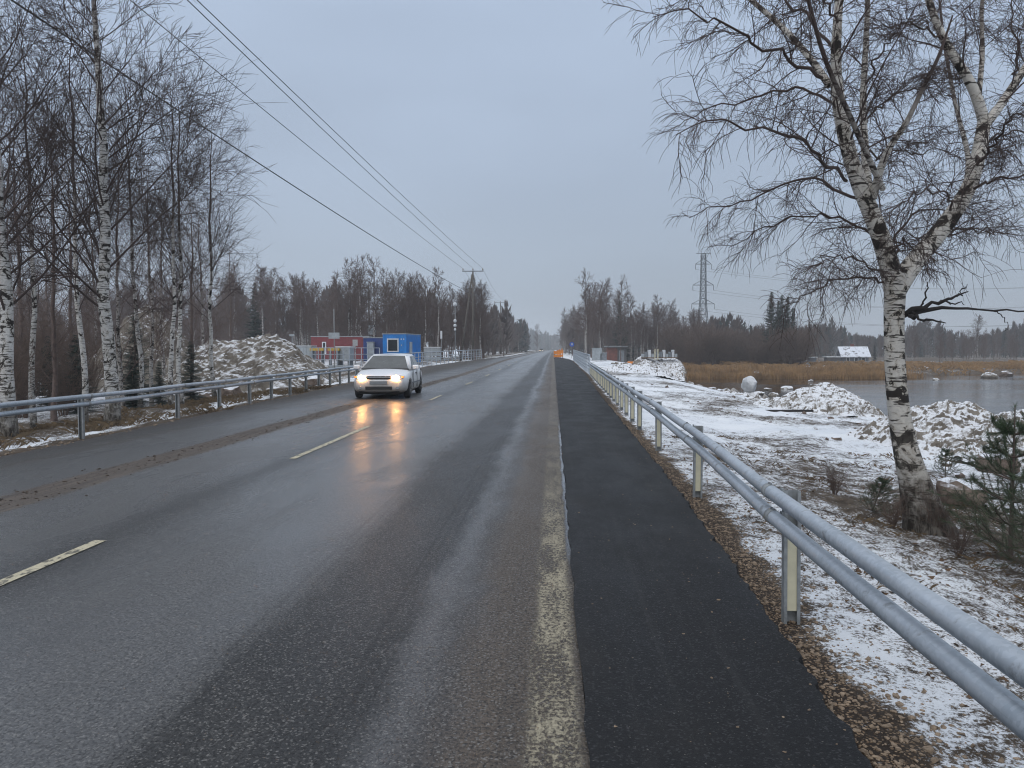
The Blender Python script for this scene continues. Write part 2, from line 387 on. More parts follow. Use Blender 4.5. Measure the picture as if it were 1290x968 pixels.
    # worn edge line, gritty residue beside the new footpath
    wn_ = t.noise(t.mapv(o, (1, .7, 0)), 46, 6, .74); wl = t.noise(t.mapv(o, (3, .9, 0)), 1.6, 6, .65)
    ed = t.math('ABSOLUTE', t.math('ADD', x, -.005)); edm = t.rng(t.math('ADD', ed, t.math('MULTIPLY', t.math('ADD', wl, -.5), .16)), .08, .14, 1, 0)
    ymask = t.rng(y, 5.0, 13.0, 1.0, .22)
    wear = t.rng(t.math('ADD', t.math('ADD', wn_, t.math('MULTIPLY', t.math('ADD', wl, -.5), .6)), t.math('MULTIPLY', grain, .22)), .55, .66)
    em = t.math('MULTIPLY', t.math('MULTIPLY', edm, wear), ymask)
    col = t.mix(em, col, (.32, .285, .21))
    rgh = t.math('ADD', rough, t.rng(mid, .35, .7, -.05, .10)); rgh = t.math('ADD', rgh, t.rng(pat, .4, .7, -.06, .06))
    rgh = t.math('MAXIMUM', rgh, t.math('MULTIPLY', t.math('MAXIMUM', mm, em), .8))
    # wet trickle along the seam
    pn = t.noise(t.mapv(o, (1, .5, 0)), 3.0, 5, .65)
    pd = t.rng(t.math('ADD', t.math('ADD', x, -.147), t.math('MULTIPLY', t.math('ADD', pn, -.5), .10)), -.045, -.02)
    pm = t.math('MULTIPLY', t.math('MULTIPLY', pd, t.rng(y, 5.2, 6.6)), t.rng(y, 13, 19, 1, 0))
    col = t.mix(pm, col, (.03, .03, .032)); rgh = t.math('MULTIPLY', rgh, t.rng(pm, 0, 1, 1, .16))
    wet = t.ramp(u, [(P(-8.9), .0), (P(.9), .1), (P(-7.9), .25), (P(-7.0), .55), (P(-6.3), .5), (P(-5.2), .85), (P(-4.2), .7), (P(-3.9), .4), (P(-3.3), .95), (P(-2.0), .85), (P(-1.65), .22), (P(-.9), .2), (P(-.74), .52), (P(-.5), .3), (P(-.2), .2)])
    wet0 = wet; gain = t.n('ShaderNodeVectorMath', operation='SCALE'); t.l(col, gain.inputs[0]); gain.inputs['Scale'].default_value = 1.3; col = gain.outputs[0]
    wet = t.math('MULTIPLY', t.math('MULTIPLY', wet, t.math('MULTIPLY', t.rng(pat, .34, .66, 1.0, .55), t.rng(mid, .35, .65, 1.0, .45))), t.math('SUBTRACT', 1.0, t.math('MAXIMUM', mm, em)))
    t.set(col=col, rough=rgh, spec=t.rng(wet0, .15, .8, .28, .75), coat=t.math('MAXIMUM', wet, pm), coatr=t.rng(pat, .3, .7, .2, .32), coati=1.42)
    bs = t.math('ADD', t.math('MULTIPLY', grain, .5), t.math('ADD', agg, t.math('MULTIPLY', mid, 1.0)))
    bs = t.math('MULTIPLY', bs, t.rng(pm, 0, 1, 1, 0)); bs = t.math('ADD', bs, t.math('MULTIPLY', t.math('MAXIMUM', mm, em), t.math('MULTIPLY', mudn, 3.0)))
    t.set(normal=t.bump(t.math('SUBTRACT', bs, t.math('MULTIPLY', t.rng(pit, .5, .65), 1.2)), .75, .010), coatn=t.bump(bs, .22, .006)); M['road'] = t.m
m_road()
def m_path():
    t = NT('asphalt_path'); o = t.obj(); agg, grain, mid = asphalt_base(t, o)
    pat = t.noise(t.mapv(o, (1.6, .7, 0)), 1.0, 6, .6)
    c = t.mix(t.rng(pat, .35, .7), (.0095, .010, .0112), (.0165, .017, .0183))
    c = t.mix(t.rng(agg, .82, .98, 0, .6), c, (.075, .075, .078)); c = t.mix(t.rng(agg, 0, .35, .7, 0), c, (.009, .009, .0095))
    c = t.mix(t.rng(mid, .55, .72, 0, .5), c, (.012, .012, .013))
    sp = t.n('ShaderNodeSeparateXYZ'); t.l(o, sp.inputs[0]); sw = t.noise(t.mapv(o, (3, 0, 0)), 1.0, 3, .5)
    for yy_ in (10.9, 31.0): c = t.mix(t.rng(t.math('ABSOLUTE', t.math('ADD', t.math('ADD', sp.outputs[1], t.math('MULTIPLY', sw, .12)), -yy_)), .015, .04, .75, 0), c, (.006, .006, .006))
    dl = t.noise(t.mapv(o, (9, .12, 0)), 1.0, 5, .6); c = t.mix(t.rng(dl, .52, .7, 0, .55), c, (.034, .034, .034))
    dp = t.noise(t.mapv(o, (1.1, .35, 0)), 1.0, 6, .65); c = t.mix(t.rng(dp, .5, .66, 0, .6), c, (.028, .027, .026))
    spd = t.noise(o, 60, 2, .5); c = t.mix(t.rng(spd, .72, .75), c, (.22, .21, .19))
    t.set(col=c, rough=t.rng(pat, .3, .7, .5, .66), spec=.2)
    t.set(normal=t.bump(t.math('ADD', agg, t.math('ADD', t.math('MULTIPLY', mid, .9), t.math('MULTIPLY', grain, .5))), .8, .010)); M['path'] = t.m
m_path()
def m_paint():
    t = NT('lane_paint'); o = t.obj(); n = t.noise(t.mapv(o, (1, .5, 1)), 14, 7, .72); b = t.noise(o, 70, 3, .6)
    c = t.mix(t.rng(b, .3, .7), (.40, .36, .25), (.58, .53, .38)); c = t.mix(t.rng(n, .49, .60, 0, .9), c, (.05, .048, .045))
    t.set(col=c, rough=.6, normal=t.bump(b, .3, .004)); M['paint'] = t.m
m_paint()
def m_water():
    t = NT('water'); o = t.obj()
    h = t.math('ADD', t.noise(t.mapv(o, (.55, 1.6, 1)), 1.0, 4, .6), t.math('MULTIPLY', t.noise(t.mapv(o, (1, 2, 1)), 4.0, 3, .6), .25))
    pat = t.noise(t.mapv(o, (.035, .10, 1)), 1.0, 4, .55)
    t.set(col=(.020, .013, .008), rough=t.rng(pat, .4, .62, .03, .16), spec=.5, ior=1.33, normal=t.bump(h, .22, .08)); M['water'] = t.m
m_water()
def m_carpaint():
    t = NT('car_paint'); o = t.obj(); sp = t.n('ShaderNodeSeparateXYZ'); t.l(o, sp.inputs[0])
    n = t.noise(o, 5, 6, .65)
    dirt = t.rng(t.math('ADD', sp.outputs[2], t.math('MULTIPLY', n, -.35)), .10, .62, .82, .0)
    t.set(col=t.mix(dirt, (.82, .84, .86), (.26, .24, .215)), metal=t.math('MULTIPLY', t.math('SUBTRACT', 1.0, dirt), .2), rough=t.math('ADD', t.math('MULTIPLY', dirt, .4), .28), spec=.5)
    M['car_paint'] = t.m
m_carpaint()
def m_lamp(name, col, s):
    t = NT(name); t.set(col=(.9, .85, .75), em=col, ems=s, rough=.2); M[name] = t.m
m_lamp('headlamp', (1.0, .46, .13), 85.0)
m_lamp('far_lamp', (1.0, .7, .4), 6.0)
def m_glass():
    t = NT('car_glass'); o = t.obj(); n = t.noise(o, 3, 4, .6)
    t.set(col=t.mix(t.rng(n, .3, .7), (.02, .027, .029), (.045, .055, .057)), rough=.08, spec=.8); M['car_glass'] = t.m
m_glass()
def m_roofsnow():
    t = NT('roof_snow'); o = t.obj(); n = t.noise(o, .9, 7, .7)
    t.set(col=t.mix(t.rng(n, .52, .66), (.72, .76, .82), (.07, .06, .055)), rough=.85); M['roof_snow'] = t.m
m_roofsnow()

# ------------------------------------------------------------------ ground, road, path, water
def gspace(a, b, n, s0):               # spacing that grows from s0
    k = 1.0; lo, hi = 1.0, 3.0
    for _ in range(60):
        k = (lo + hi) / 2; tot = s0 * n if abs(k - 1) < 1e-9 else s0 * (k ** n - 1) / (k - 1)
        if tot > b - a: hi = k
        else: lo = k
    return a + np.cumsum(s0 * k ** np.arange(n))
def build_ground():
    xs = np.concatenate([-12 - gspace(0, 1300, 70, .35)[::-1], np.arange(-12, -8, .12), np.arange(-8, 1.0, .6), np.arange(1.0, 6.0, .055), np.arange(6, 12, .12), 12 + gspace(0, 1300, 110, .15)])
    ys = np.concatenate([[-200, -60, -20, -6, -2, 0], np.arange(1, 9, .065), np.arange(9, 18, .11), 18 + gspace(0, 1480, 260, .14)])
    X, Y = np.meshgrid(xs, ys); Z = terrain(X, Y)
    nx, ny = len(xs), len(ys)
    i = np.arange(nx * ny).reshape(ny, nx)
    f = np.stack([i[:-1, :-1], i[:-1, 1:], i[1:, 1:], i[1:, :-1]], -1).reshape(-1, 4)
    s = X - XR(Y); l = XL(Y) - X
    snow = np.where(s > 0, .52 + .04 * sstep(.5, 1.4, s), .30 + .28 * sstep(.3, 1.2, l) * (1 - .8 * sstep(1.6, 4, l)) + .30 * sstep(9, 15, l))
    # trampled brown soil round the birch and the brush, cleaner snow on the flat field
    d_b = np.hypot(X - 4.3, (Y - 8.6)); snow = snow - .09 * (s > 0) * (1 - sstep(.8, 3.0, d_b))
    snow = snow + np.where(s > 0, .05 * sstep(12, 20, Y) * (1 - sstep(9, 13, s)), 0)
    snow = np.where((s > 0) & (Y > YF(X) - 2) & (s > 12), .38, snow)
    snow = np.where(Z < WATER + .12, .05, snow)
    snow = snow + (fbm(X * .25, Y * .25, 77) - .5) * .5 - np.where((s > 2) & (Y > 8), .045 + .25 * (fbm(X * .9, Y * .22, 78) - .45), 0)
    grav = np.where(s > 0, 1 - sstep(.02 + .22 * fbm(X * 2, Y * 1.2, 80), .20 + .38 * fbm(X * 2, Y * 1.2, 81), s), .6 * (1 - sstep(.2, .9, l)))
    snow = np.where(s > 0, snow - .28 * grav, snow)
    me = np_mesh('ground', np.stack([X, Y, Z], -1).reshape(-1, 3), f, True, {'snow': snow.ravel(), 'gravel': grav.ravel()}, M['ground'])
    tag(link('ground', me), kind='structure')
build_ground()
def strip(name, xa, xb, y0, y1, z, mat, n_y=None, cols=2, skirt=0.0, parent=None, rag=0.0):
    ys = np.concatenate([np.arange(y0, min(30, y1), (.04 if rag else .5)), np.linspace(max(30, y0), y1, 90)]) if y1 > 30 else np.arange(y0, y1 + .01, .25)
    A = xa(ys); B = xb(ys)
    if rag: B = B + (fbm(ys * 2.2, ys * 0 + 3, 5) - .5) * rag * .5 + (vnoise(ys * 9, ys * 0, 8) - .5) * rag * .35 + (vnoise(ys * 27, ys * 0, 9) - .5) * rag * .3
    t = np.linspace(0, 1, cols)
    X = A[:, None] + (B - A)[:, None] * t; Y = np.repeat(ys[:, None], cols, 1); Z = np.repeat((zr(ys) + z)[:, None], cols, 1)
    if skirt:
        X = np.concatenate([X, X[:, -1:] + .03], 1); Y = np.concatenate([Y, Y[:, -1:]], 1); Z = np.concatenate([Z, Z[:, -1:] - skirt], 1); cols += 1
    i = np.arange(len(ys) * cols).reshape(len(ys), cols)
    f = np.stack([i[:-1, :-1], i[:-1, 1:], i[1:, 1:], i[1:, :-1]], -1).reshape(-1, 4)
    return link(name, np_mesh(name, np.stack([X, Y, Z], -1).reshape(-1, 3), f, False, None, mat), None, parent)
road = tag(strip('road', lambda y: XL(y), lambda y: SEAM + 0 * y, -8, 900, 0, M['road'], cols=12), kind='structure')
path = tag(strip('footpath', lambda y: SEAM + 0 * y - .004 + (vnoise(y * 4, y * 0, 3) - .5) * .03, lambda y: XR(y), -8, 118, .014, M['path'], cols=4, skirt=.12, rag=.10), kind='structure')
def dash(y0, y1, x=-3.86, wd=.105):
    ys = np.linspace(y0, y1, 8); n = len(ys)
    xx = x + np.interp(ys, [0, 25, 60, 110, 300], [0, -.12, -.35, -.1, .3])
    v = np.concatenate([np.stack([xx - wd / 2, ys, zr(ys) + .006], -1), np.stack([xx + wd / 2, ys, zr(ys) + .006], -1)])
    i = np.arange(n - 1); f = np.stack([i, i + n, i + n + 1, i + 1], -1)
    link('lane_dash', np_mesh('lane_dash', v, f, False, None, M['paint']), None, road)
for y0 in (3.0, 11.2, 24.4, 35.2, 46.2, 58.2, 70.2, 82.2, 94.2, 106.2, 118.2, 130.2):
    L_ = {3.0: 3.3, 11.2: 4.9, 24.4: 2.6}.get(y0, 3.0)
    dash(y0, y0 + L_)
def build_water():
    v = [(5, -60, WATER), (900, -60, WATER), (900, 170, WATER), (5, 170, WATER)]
    me = np_mesh('water', np.array(v, float), np.array([[0, 1, 2, 3]]), False, None, M['water'])
    tag(link('water', me), kind='structure')
build_water()

# ------------------------------------------------------------------ crash barriers and bridge railings
def rail_tube(name, xf, y0, y1, z, r, mat, parent, step=2.0, n=14):
    ys = np.arange(y0, y1 + .001, step)
    return MB().tube([(float(xf(y)), float(y), float(zr(y)) + z) for y in ys], r, n).build(name, mat, parent)
def crash_barrier(name, label, xf, side, y0, y1, posts, cream, group):
    root = empty(name, (float(xf(posts[0])), posts[0], 0)); tag(root, label, 'crash barrier', group)
    off = Vector(root.location)
    def put(o): o.location = -off; return o
    for z in (.75, .605):
        m = MB(); ys = np.arange(y0, y1 + .001, 1.0)
        m.tube([(float(xf(y)) - side * .105, float(y), float(zr(y)) + z + .006 * math.sin(y * 1.1)) for y in ys], .044, 16)
        o = put(m.build('rail', M['galvanised'], root))
        for p in posts[:6]:
            yy = p + (.14 if z > .7 else .06); xx = float(xf(yy)) - side * .105; zz = float(zr(yy)) + z + .006 * math.sin(yy * 1.1)
            MB().tube([(xx, yy - .035, zz), (xx, yy + .035, zz)], .0475, 16).build('rail_sleeve', M['galvanised_dull'], o)
            for q in (-.02, .02): MB().tube([(xx, yy + q, zz + .045), (xx, yy + q, zz + .056)], .008, 6).build('bolt', M['mid_grey'], o)
    for p in posts:
        x = float(xf(p)); zb = float(zr(p)); tilt = random.uniform(-.012, .012)
        m = MB()
        m.box(-.05, .05, .018, .024, -.35, .775); m.box(-.05, -.044, -.03, .018, -.35, .775); m.box(.044, .05, -.03, .018, -.35, .775)
        m.box(-.044, -.03, -.03, -.025, -.35, .775); m.box(.03, .044, -.03, -.025, -.35, .775)
        po = m.build('post', M['galvanised_dull'], root, Vector((x, p, zb)) - off); po.rotation_euler = (tilt, tilt, 0)
        if cream:
            MB().box(-.029, .029, -.024, .012, .03, .52).build('post_infill', M['cream_face'], po)
        for z in (.75, .605): MB().box(min(-side * .062, -side * .052), max(-side * .062, -side * .052), -.025, .025, z - .04, z + .04).build('rail_bracket', M['galvanised_dull'], po)
    return root
posts_r = [.76, 4.76, 8.76, 12.76, 16.1] + [16.1 + 1.75 * k for k in range(1, 20)]
crash_barrier('crash_barrier', 'galvanised twin tube barrier with cream posts beside the dark footpath', XP, 1, -2.0, 50.2, posts_r, True, None)
XRL = lambda y: XL(y) - .42
posts_l = [9.8, 14.0, 18.2, 20.9, 23.4, 25.6, 27.8, 30.0, 32.0, 34.0, 36.0, 38.0, 40.0]
crash_barrier('crash_barrier', 'weathered grey twin tube barrier below the birches left of the road', XRL, -1, 2.0, 40.4, posts_l, False, None)
def bridge_railing(label, xf, y0, y1, step, heights, mat):
    root = empty('bridge_railing', (float(xf(y0)), y0, float(zr(y0)))); tag(root, label, 'bridge railing'); off = Vector(root.location)
    for h in heights:
        ys = np.linspace(y0, y1, 24)
        m = MB().tube([(float(xf(y)), float(y), float(zr(y)) + h) for y in ys], .045 if h == max(heights) else .03, 8)
        m.build('rail', M[mat], root, -off)
    n = int((y1 - y0) / step)
    for k in range(n + 1):
        y = y0 + k * (y1 - y0) / n
        MB().box(-.035, .035, -.05, .05, -.3, max(heights)).build('post', M[mat], root, Vector((float(xf(y)), y, float(zr(y)))) - off)
    return root
bridge_railing('tall light grey bridge railing where the right hand barrier meets the bridge', lambda y: XP(y) + .0, 51, 95, 2.2, (.3, .5, .72, .98, 1.25), 'galvanised')
bridge_railing('long pale bridge railing left of the road beyond the oncoming car', lambda y: np.interp(y, [62, 72, 105], [-12.4, -12.4, -9.9]), 60, 105, 1.9, (.3, .55, .8, 1.2), 'galvanised')
def fence_run(label, A, B, h, n, mat, bars):
    A, B = Vector(A), Vector(B); root = empty('railing', A); tag(root, label, 'railing')
    for b in bars: MB().tube([Vector((0, 0, b)), B - A + Vector((0, 0, b))], .035, 6).build('rail', M[mat], root)
    for k in range(n + 1):
        p = (B - A) * (k / n); MB().box(-.03, .03, -.03, .03, -.4, h).build('post', M[mat], root, p)
    return root

# ------------------------------------------------------------------ the oncoming car
def evaluated_mesh(o):
    dg = bpy.context.evaluated_depsgraph_get(); dg.update()
    return bpy.data.meshes.new_from_object(o.evaluated_get(dg))
def build_car(loc, rz):
    root = empty('car', loc, rz)
    tag(root, 'silver hatchback driving towards the camera with both headlights lit', 'car')
    # built facing -Y, nose at y=0, tail at y=4.25
    #        y,   half width, bottom, top
    st = [(0.00, .50, .34, .56), (.03, .66, .27, .66), (.12, .76, .22, .735), (.35, .82, .19, .80), (.75, .845, .18, .88), (1.15, .85, .18, .945), (1.45, .855, .18, .965),
          (2.1, .86, .18, .96), (2.8, .86, .18, .965), (3.4, .855, .18, .97), (3.8, .835, .20, .965), (4.08, .79, .24, .95), (4.2, .72, .30, .90), (4.25, .60, .38, .80)]
    V = []; Fc = []; K = 13
    for (y, hw, zb, zt) in st:
        half = [(0, zb), (hw * .80, zb), (hw * .96, zb + .06), (hw, zb + (zt - zb) * .42), (hw * .985, zb + (zt - zb) * .72), (hw * .93, zt - .035), (hw * .70, zt + .0)]
        ring = [(x, y, z) for x, z in half] + [(0, y, zt + .025)] + [(-x, y, z) for x, z in half[::-1]][:-1]
        V += ring; K = len(ring)
    for i in range(len(st) - 1):
        for k in range(K): Fc.append((i * K + k, i * K + (k + 1) % K, (i + 1) * K + (k + 1) % K, (i + 1) * K + k))
    Fc.append(tuple(range(K))[::-1]); Fc.append(tuple((len(st) - 1) * K + k for k in range(K)))
    me = bpy.data.meshes.new('body'); me.from_pydata(V, [], Fc); me.materials.append(M['car_paint'])
    b = bmesh.new(); b.from_mesh(me); bmesh.ops.recalc_face_normals(b, faces=b.faces); b.to_mesh(me); b.free()
    ob = bpy.data.objects.new('body', me); C.objects.link(ob)
    ss = ob.modifiers.new('s', 'SUBSURF'); ss.levels = 2; ss.render_levels = 2
    cut = MB()
    for wy in (.83, 3.42):
        for sx in (-1, 1): cut.tube([(sx * .62, wy, .31), (sx * 1.1, wy, .31)], .355, 28)
    co = cut.build('cutter', None); bo = ob.modifiers.new('b', 'BOOLEAN'); bo.object = co; bo.operation = 'DIFFERENCE'
    m2 = evaluated_mesh(ob); bpy.data.objects.remove(co); bpy.data.objects.remove(ob)
    m2.name = 'body'
    m2.polygons.foreach_set('use_smooth', np.ones(len(m2.polygons), bool))
    link('body', m2, M['car_paint'], root)
    # greenhouse
    def gh(t, y0, y1, hw):   # helper outline at a height
        return None
    base = [(-.80, 1.12), (.80, 1.12), (.825, 2.1), (.82, 3.2), (.74, 3.98), (-.74, 3.98), (-.82, 3.2), (-.825, 2.1)]
    roof = [(-.56, 2.02), (.56, 2.02), (.605, 2.4), (.60, 3.1), (.555, 3.5), (-.555, 3.5), (-.60, 3.1), (-.605, 2.4)]
    V = [(x, y, .93) for x, y in base] + [(x, y, 1.405 if abs(y - 2.02) < .01 or y > 3.4 else 1.435) for x, y in roof] + [(0, 2.02, 1.425), (0, 2.75, 1.465), (0, 3.5, 1.42)]
    F_ = [(k, (k + 1) % 8, 8 + (k + 1) % 8, 8 + k) for k in range(8)] + [(8, 16, 17, 15), (16, 9, 10, 17), (17, 10, 11), (17, 11, 12, 18), (15, 17, 14), (14, 17, 18, 13), (7, 6, 5, 4, 3, 2, 1, 0)]
    me = bpy.data.meshes.new('cabin_shell'); me.from_pydata(V, [], F_)
    b = bmesh.new(); b.from_mesh(me); bmesh.ops.recalc_face_normals(b, faces=b.faces)
    bmesh.ops.bevel(b, geom=[e for e in b.edges if all(v.co.z > 1.2 for v in e.verts)], offset=.03, segments=2, affect='EDGES'); b.to_mesh(me); b.free()
    me.polygons.foreach_set('use_smooth', np.ones(len(me.polygons), bool))
    link('roof', me, M['car_paint'], root)
    def pane(name, pts, mat='car_glass', off=.012, parent=root):
        P = [Vector(p) for p in pts]; n = (P[1] - P[0]).cross(P[2] - P[0]).normalized(); c = sum(P, Vector()) / len(P)
        if n.dot(c - Vector((0, 2.6, .8))) < 0: n = -n
        A = [p + n * off for p in P]; B = [p - n * .004 for p in P]
        b = bmesh.new(); va = [b.verts.new(p) for p in A]; vb = [b.verts.new(p) for p in B]
        b.faces.new(va); b.faces.new(vb[::-1])
        for i in range(len(va)): b.faces.new((va[i], va[(i + 1) % len(va)], vb[(i + 1) % len(va)], vb[i]))
        bmesh.ops.recalc_face_normals(b, faces=b.faces); me = bpy.data.meshes.new(name); b.to_mesh(me); b.free(); return link(name, me, M[mat], parent)
    def lerp(a, c, t): return tuple(a[i] + (c[i] - a[i]) * t for i in range(3))
    def on(face, u, v):      # face = bottom-left, bottom-right, top-right, top-left
        return lerp(lerp(face[0], face[1], u), lerp(face[3], face[2], u), v)
    ws = ((-.80, 1.12, .93), (.80, 1.12, .93), (.56, 2.02, 1.405), (-.56, 2.02, 1.405))
    pane('windscreen', [on(ws, .045, .06), on(ws, .955, .06), on(ws, .94, .93), on(ws, .06, .93)])
    pane('windscreen_base', [on(ws, .03, .0), on(ws, .97, .0), on(ws, .96, .075), on(ws, .04, .075)], 'black_plastic', .016)
    for s in (-1, 1):
        f1 = ((s * .80, 1.12, .93), (s * .825, 2.1, .93), (s * .605, 2.4, 1.43), (s * .56, 2.02, 1.405))
        f2 = ((s * .825, 2.1, .93), (s * .82, 3.2, .93), (s * .60, 3.1, 1.435), (s * .605, 2.4, 1.435))
        f3 = ((s * .82, 3.2, .93), (s * .74, 3.98, .93), (s * .555, 3.5, 1.405), (s * .60, 3.1, 1.435))
        pane('side_window', [on(f1, .28, .08), on(f1, .99, .08), on(f1, .99, .86), on(f1, .62, .86)])
        pane('side_window', [on(f2, .03, .08), on(f2, .97, .08), on(f2, .97, .86), on(f2, .03, .86)])
        pane('side_window', [on(f3, .04, .10), on(f3, .62, .10), on(f3, .62, .8), on(f3, .04, .86)])
        MB().tube([(s * .80, 1.36, .97), (s * .90, 1.38, 1.0)], .02, 6).build('mirror_arm', M['black_plastic'], root)
        m = MB(); m.box(s * .93 - .10, s * .93 + .10, 1.33, 1.45, .94, 1.08, .035); m.build('wing_mirror', M['car_paint'], root)
        # sills, side rubbing strip and door gaps
        MB().box(min(s * .845, s * .872), max(s * .845, s * .872), 1.2, 3.05, .475, .515).build('side_strip', M['mid_grey'], root)
        for yy in (1.33, 2.27, 3.12): MB().box(min(s * .84, s * .864), max(s * .84, s * .864), yy - .006, yy + .006, .32, .90).build('door_gap', M['black_plastic'], root)
        MB().box(min(s * .83, s * .862), max(s * .83, s * .862), 2.02, 2.2, .78, .82, .008).build('door_handle', M['mid_grey'], root)
        # lamps
        lp = MB(); fr = [(s * .42, -.012, .655), (s * .66, .035, .66), (s * .725, .16, .735), (s * .60, .08, .765), (s * .43, .02, .745)]
        lp.b.faces.new([lp.b.verts.new(Vector(p)) for p in fr]); lp.b.faces.new([lp.b.verts.new(Vector(p) + Vector((0, .12, 0))) for p in fr][::-1])
        hl = lp.build('headlight', M['chrome'], root)
        r_ = bmesh.new(); bmesh.ops.create_uvsphere(r_, u_segments=16, v_segments=10, radius=.080); bmesh.ops.scale(r_, vec=(1.35, .5, .85), verts=r_.verts)
        mm = bpy.data.meshes.new('lamp'); r_.to_mesh(mm); r_.free(); link('lamp', mm, M['headlamp'], hl, (s * .52, -.005, .71))
        MB().box(s * .70 - .05, s * .70 + .05, .09, .17, .69, .745, .012).build('indicator', M['indicator'], root)
        fog = MB().tube([(s * .56, .0, .37), (s * .56, .05, .37)], .048, 14).build('fog_lamp', M['chrome'], root)
    MB().box(-.36, .36, -.02, .08, .655, .745, .012).build('grille', M['black_plastic'], root)
    MB().box(-.37, .37, -.028, .02, .695, .715, .004).build('grille_bar', M['chrome'], root)
    MB().box(-.27, .27, -.034, .02, .485, .585, .006).build('number_plate', M['plate_grey'], root)
    MB().box(-.40, .40, -.015, .06, .31, .415, .012).build('lower_grille', M['black_plastic'], root)
    m = MB(); m.tube([(-.60, .11, .245), (-.35, .02, .235), (.35, .02, .235), (.60, .11, .245)], .025, 6); m.build('bumper_lip', M['black_plastic'], root)
    MB().box(-.66, .66, .5, 3.9, .14, .24).build('underbody', M['black_plastic'], root)
    for wy in (.83, 3.42):
        for s in (-1, 1):
            wh = empty('wheel', (s * .745, wy, .305)); wh.parent = root
            m = MB()
            for xx, r in ((-.09, .29), (-.07, .305), (.07, .305), (.09, .29)): pass
            m.tube([(-.095, 0, 0), (-.085, 0, 0), (-.06, 0, 0), (.06, 0, 0), (.085, 0, 0), (.095, 0, 0)], [.20, .285, .305, .305, .285, .20], 30); m.build('tyre', M['car_rubber'], wh)
            m = MB(); m.tube([(s * .09, 0, 0), (s * .10, 0, 0)], [.185, .15], 24)
            for a in range(7):
                an = a * 2 * math.pi / 7; m.tube([(s * .101, math.cos(an) * .04, math.sin(an) * .04), (s * .104, math.cos(an) * .165, math.sin(an) * .165)], .017, 5)
            m.build('rim', M['car_rim'], wh)
    return root
cr_ = build_car((-5.72, 24.7, .002), R(2.4)); cr_.scale = (1.10, 1.04, 1.02)

# ------------------------------------------------------------------ trees
def tubes(P, Rr, k):
    """P (B,n,3), Rr (B,n) -> verts, quads, rad"""
    B, n, _ = P.shape
    T = np.empty_like(P); T[:, 1:-1] = P[:, 2:] - P[:, :-2]; T[:, 0] = P[:, 1] - P[:, 0]; T[:, -1] = P[:, -1] - P[:, -2]
    T /= np.linalg.norm(T, axis=-1, keepdims=True) + 1e-9
    ref = np.zeros_like(T); ref[..., 2] = 1
    m = np.abs(T[..., 2]).mean(1) > .8; ref[m] = (1, 0, 0)
    U = np.cross(T, ref); U /= np.linalg.norm(U, axis=-1, keepdims=True) + 1e-9; W = np.cross(T, U)
    a = np.arange(k) * 2 * np.pi / k
    V = P[:, :, None] + Rr[:, :, None, None] * (np.cos(a)[None, None, :, None] * U[:, :, None] + np.sin(a)[None, None, :, None] * W[:, :, None])
    idx = np.arange(B * n * k).reshape(B, n, k); nx = np.roll(idx, -1, 2)
    q = np.stack([idx[:, :-1], nx[:, :-1], nx[:, 1:], idx[:, 1:]], -1).reshape(-1, 4)
    return V.reshape(-1, 3), q, np.repeat(Rr.ravel(), k)
def join(parts):
    vs, qs, rs, o = [], [], [], 0
    for v, q, r in parts: vs.append(v); qs.append(q + o); rs.append(r); o += len(v)
    return np.concatenate(vs), np.concatenate(qs), np.concatenate(rs)
def resample(pts, rad, n):
    p = np.array([tuple(q) for q in pts], float); d = np.concatenate([[0], np.cumsum(np.linalg.norm(np.diff(p, axis=0), axis=1))]); t = np.linspace(0, d[-1], n)
    # smooth by Catmull-like cubic through linear interpolation, then average
    q = np.stack([np.interp(t, d, p[:, i]) for i in range(3)], -1)
    for _ in range(2): q[1:-1] = (q[:-2] + 2 * q[1:-1] + q[2:]) / 4
    return q, np.interp(t, d, np.array(rad, float))
def spawn(rng, P, Rr, cnt, t0, t1, lenf, ang, npts, up, jit, rs, rtip, rmax=9, up0=0.0, flat=None):
    B, n, _ = P.shape
    plen = np.linalg.norm(np.diff(P, axis=1), axis=-1).sum(1)
    pi = np.repeat(np.arange(B), cnt); N = len(pi)
    t = t0 + (t1 - t0) * ((np.tile(np.arange(cnt), B) + rng.random(N)) / cnt)
    f = t * (n - 1); i = np.minimum(f.astype(int), n - 2); fr = (f - i)[:, None]
    pos = P[pi, i] * (1 - fr) + P[pi, i + 1] * fr; T = P[pi, i + 1] - P[pi, i]; T /= np.linalg.norm(T, axis=1, keepdims=True) + 1e-9
    r0 = Rr[pi, i] * (1 - fr[:, 0]) + Rr[pi, i + 1] * fr[:, 0]
    rv = rng.normal(size=(N, 3)); pr = np.cross(T, rv); pr /= np.linalg.norm(pr, axis=1, keepdims=True) + 1e-9
    a = np.radians(ang[0] + (ang[1] - ang[0]) * rng.random(N))[:, None]
    D = np.cos(a) * T + np.sin(a) * pr; D[:, 2] += up0; D /= np.linalg.norm(D, axis=1, keepdims=True) + 1e-9
    L = plen[pi] * lenf(t) * (.6 + .8 * rng.random(N)); st = (L / (npts - 1))[:, None]
    Q = np.empty((N, npts, 3)); Q[:, 0] = pos
    for k in range(1, npts):
        Q[:, k] = Q[:, k - 1] + D * st
        D = D + rng.normal(size=(N, 3)) * jit; D[:, 2] += up * (k / npts); D /= np.linalg.norm(D, axis=1, keepdims=True) + 1e-9
    rb = np.minimum(np.minimum(r0 * rs, rmax), np.maximum(L * .016, rtip)); s = np.linspace(0, 1, npts)
    Rc = np.maximum(rb[:, None] * (1 - s) ** .8, rtip) ; Rc[:, -1] = rtip * .6
    return Q, Rc
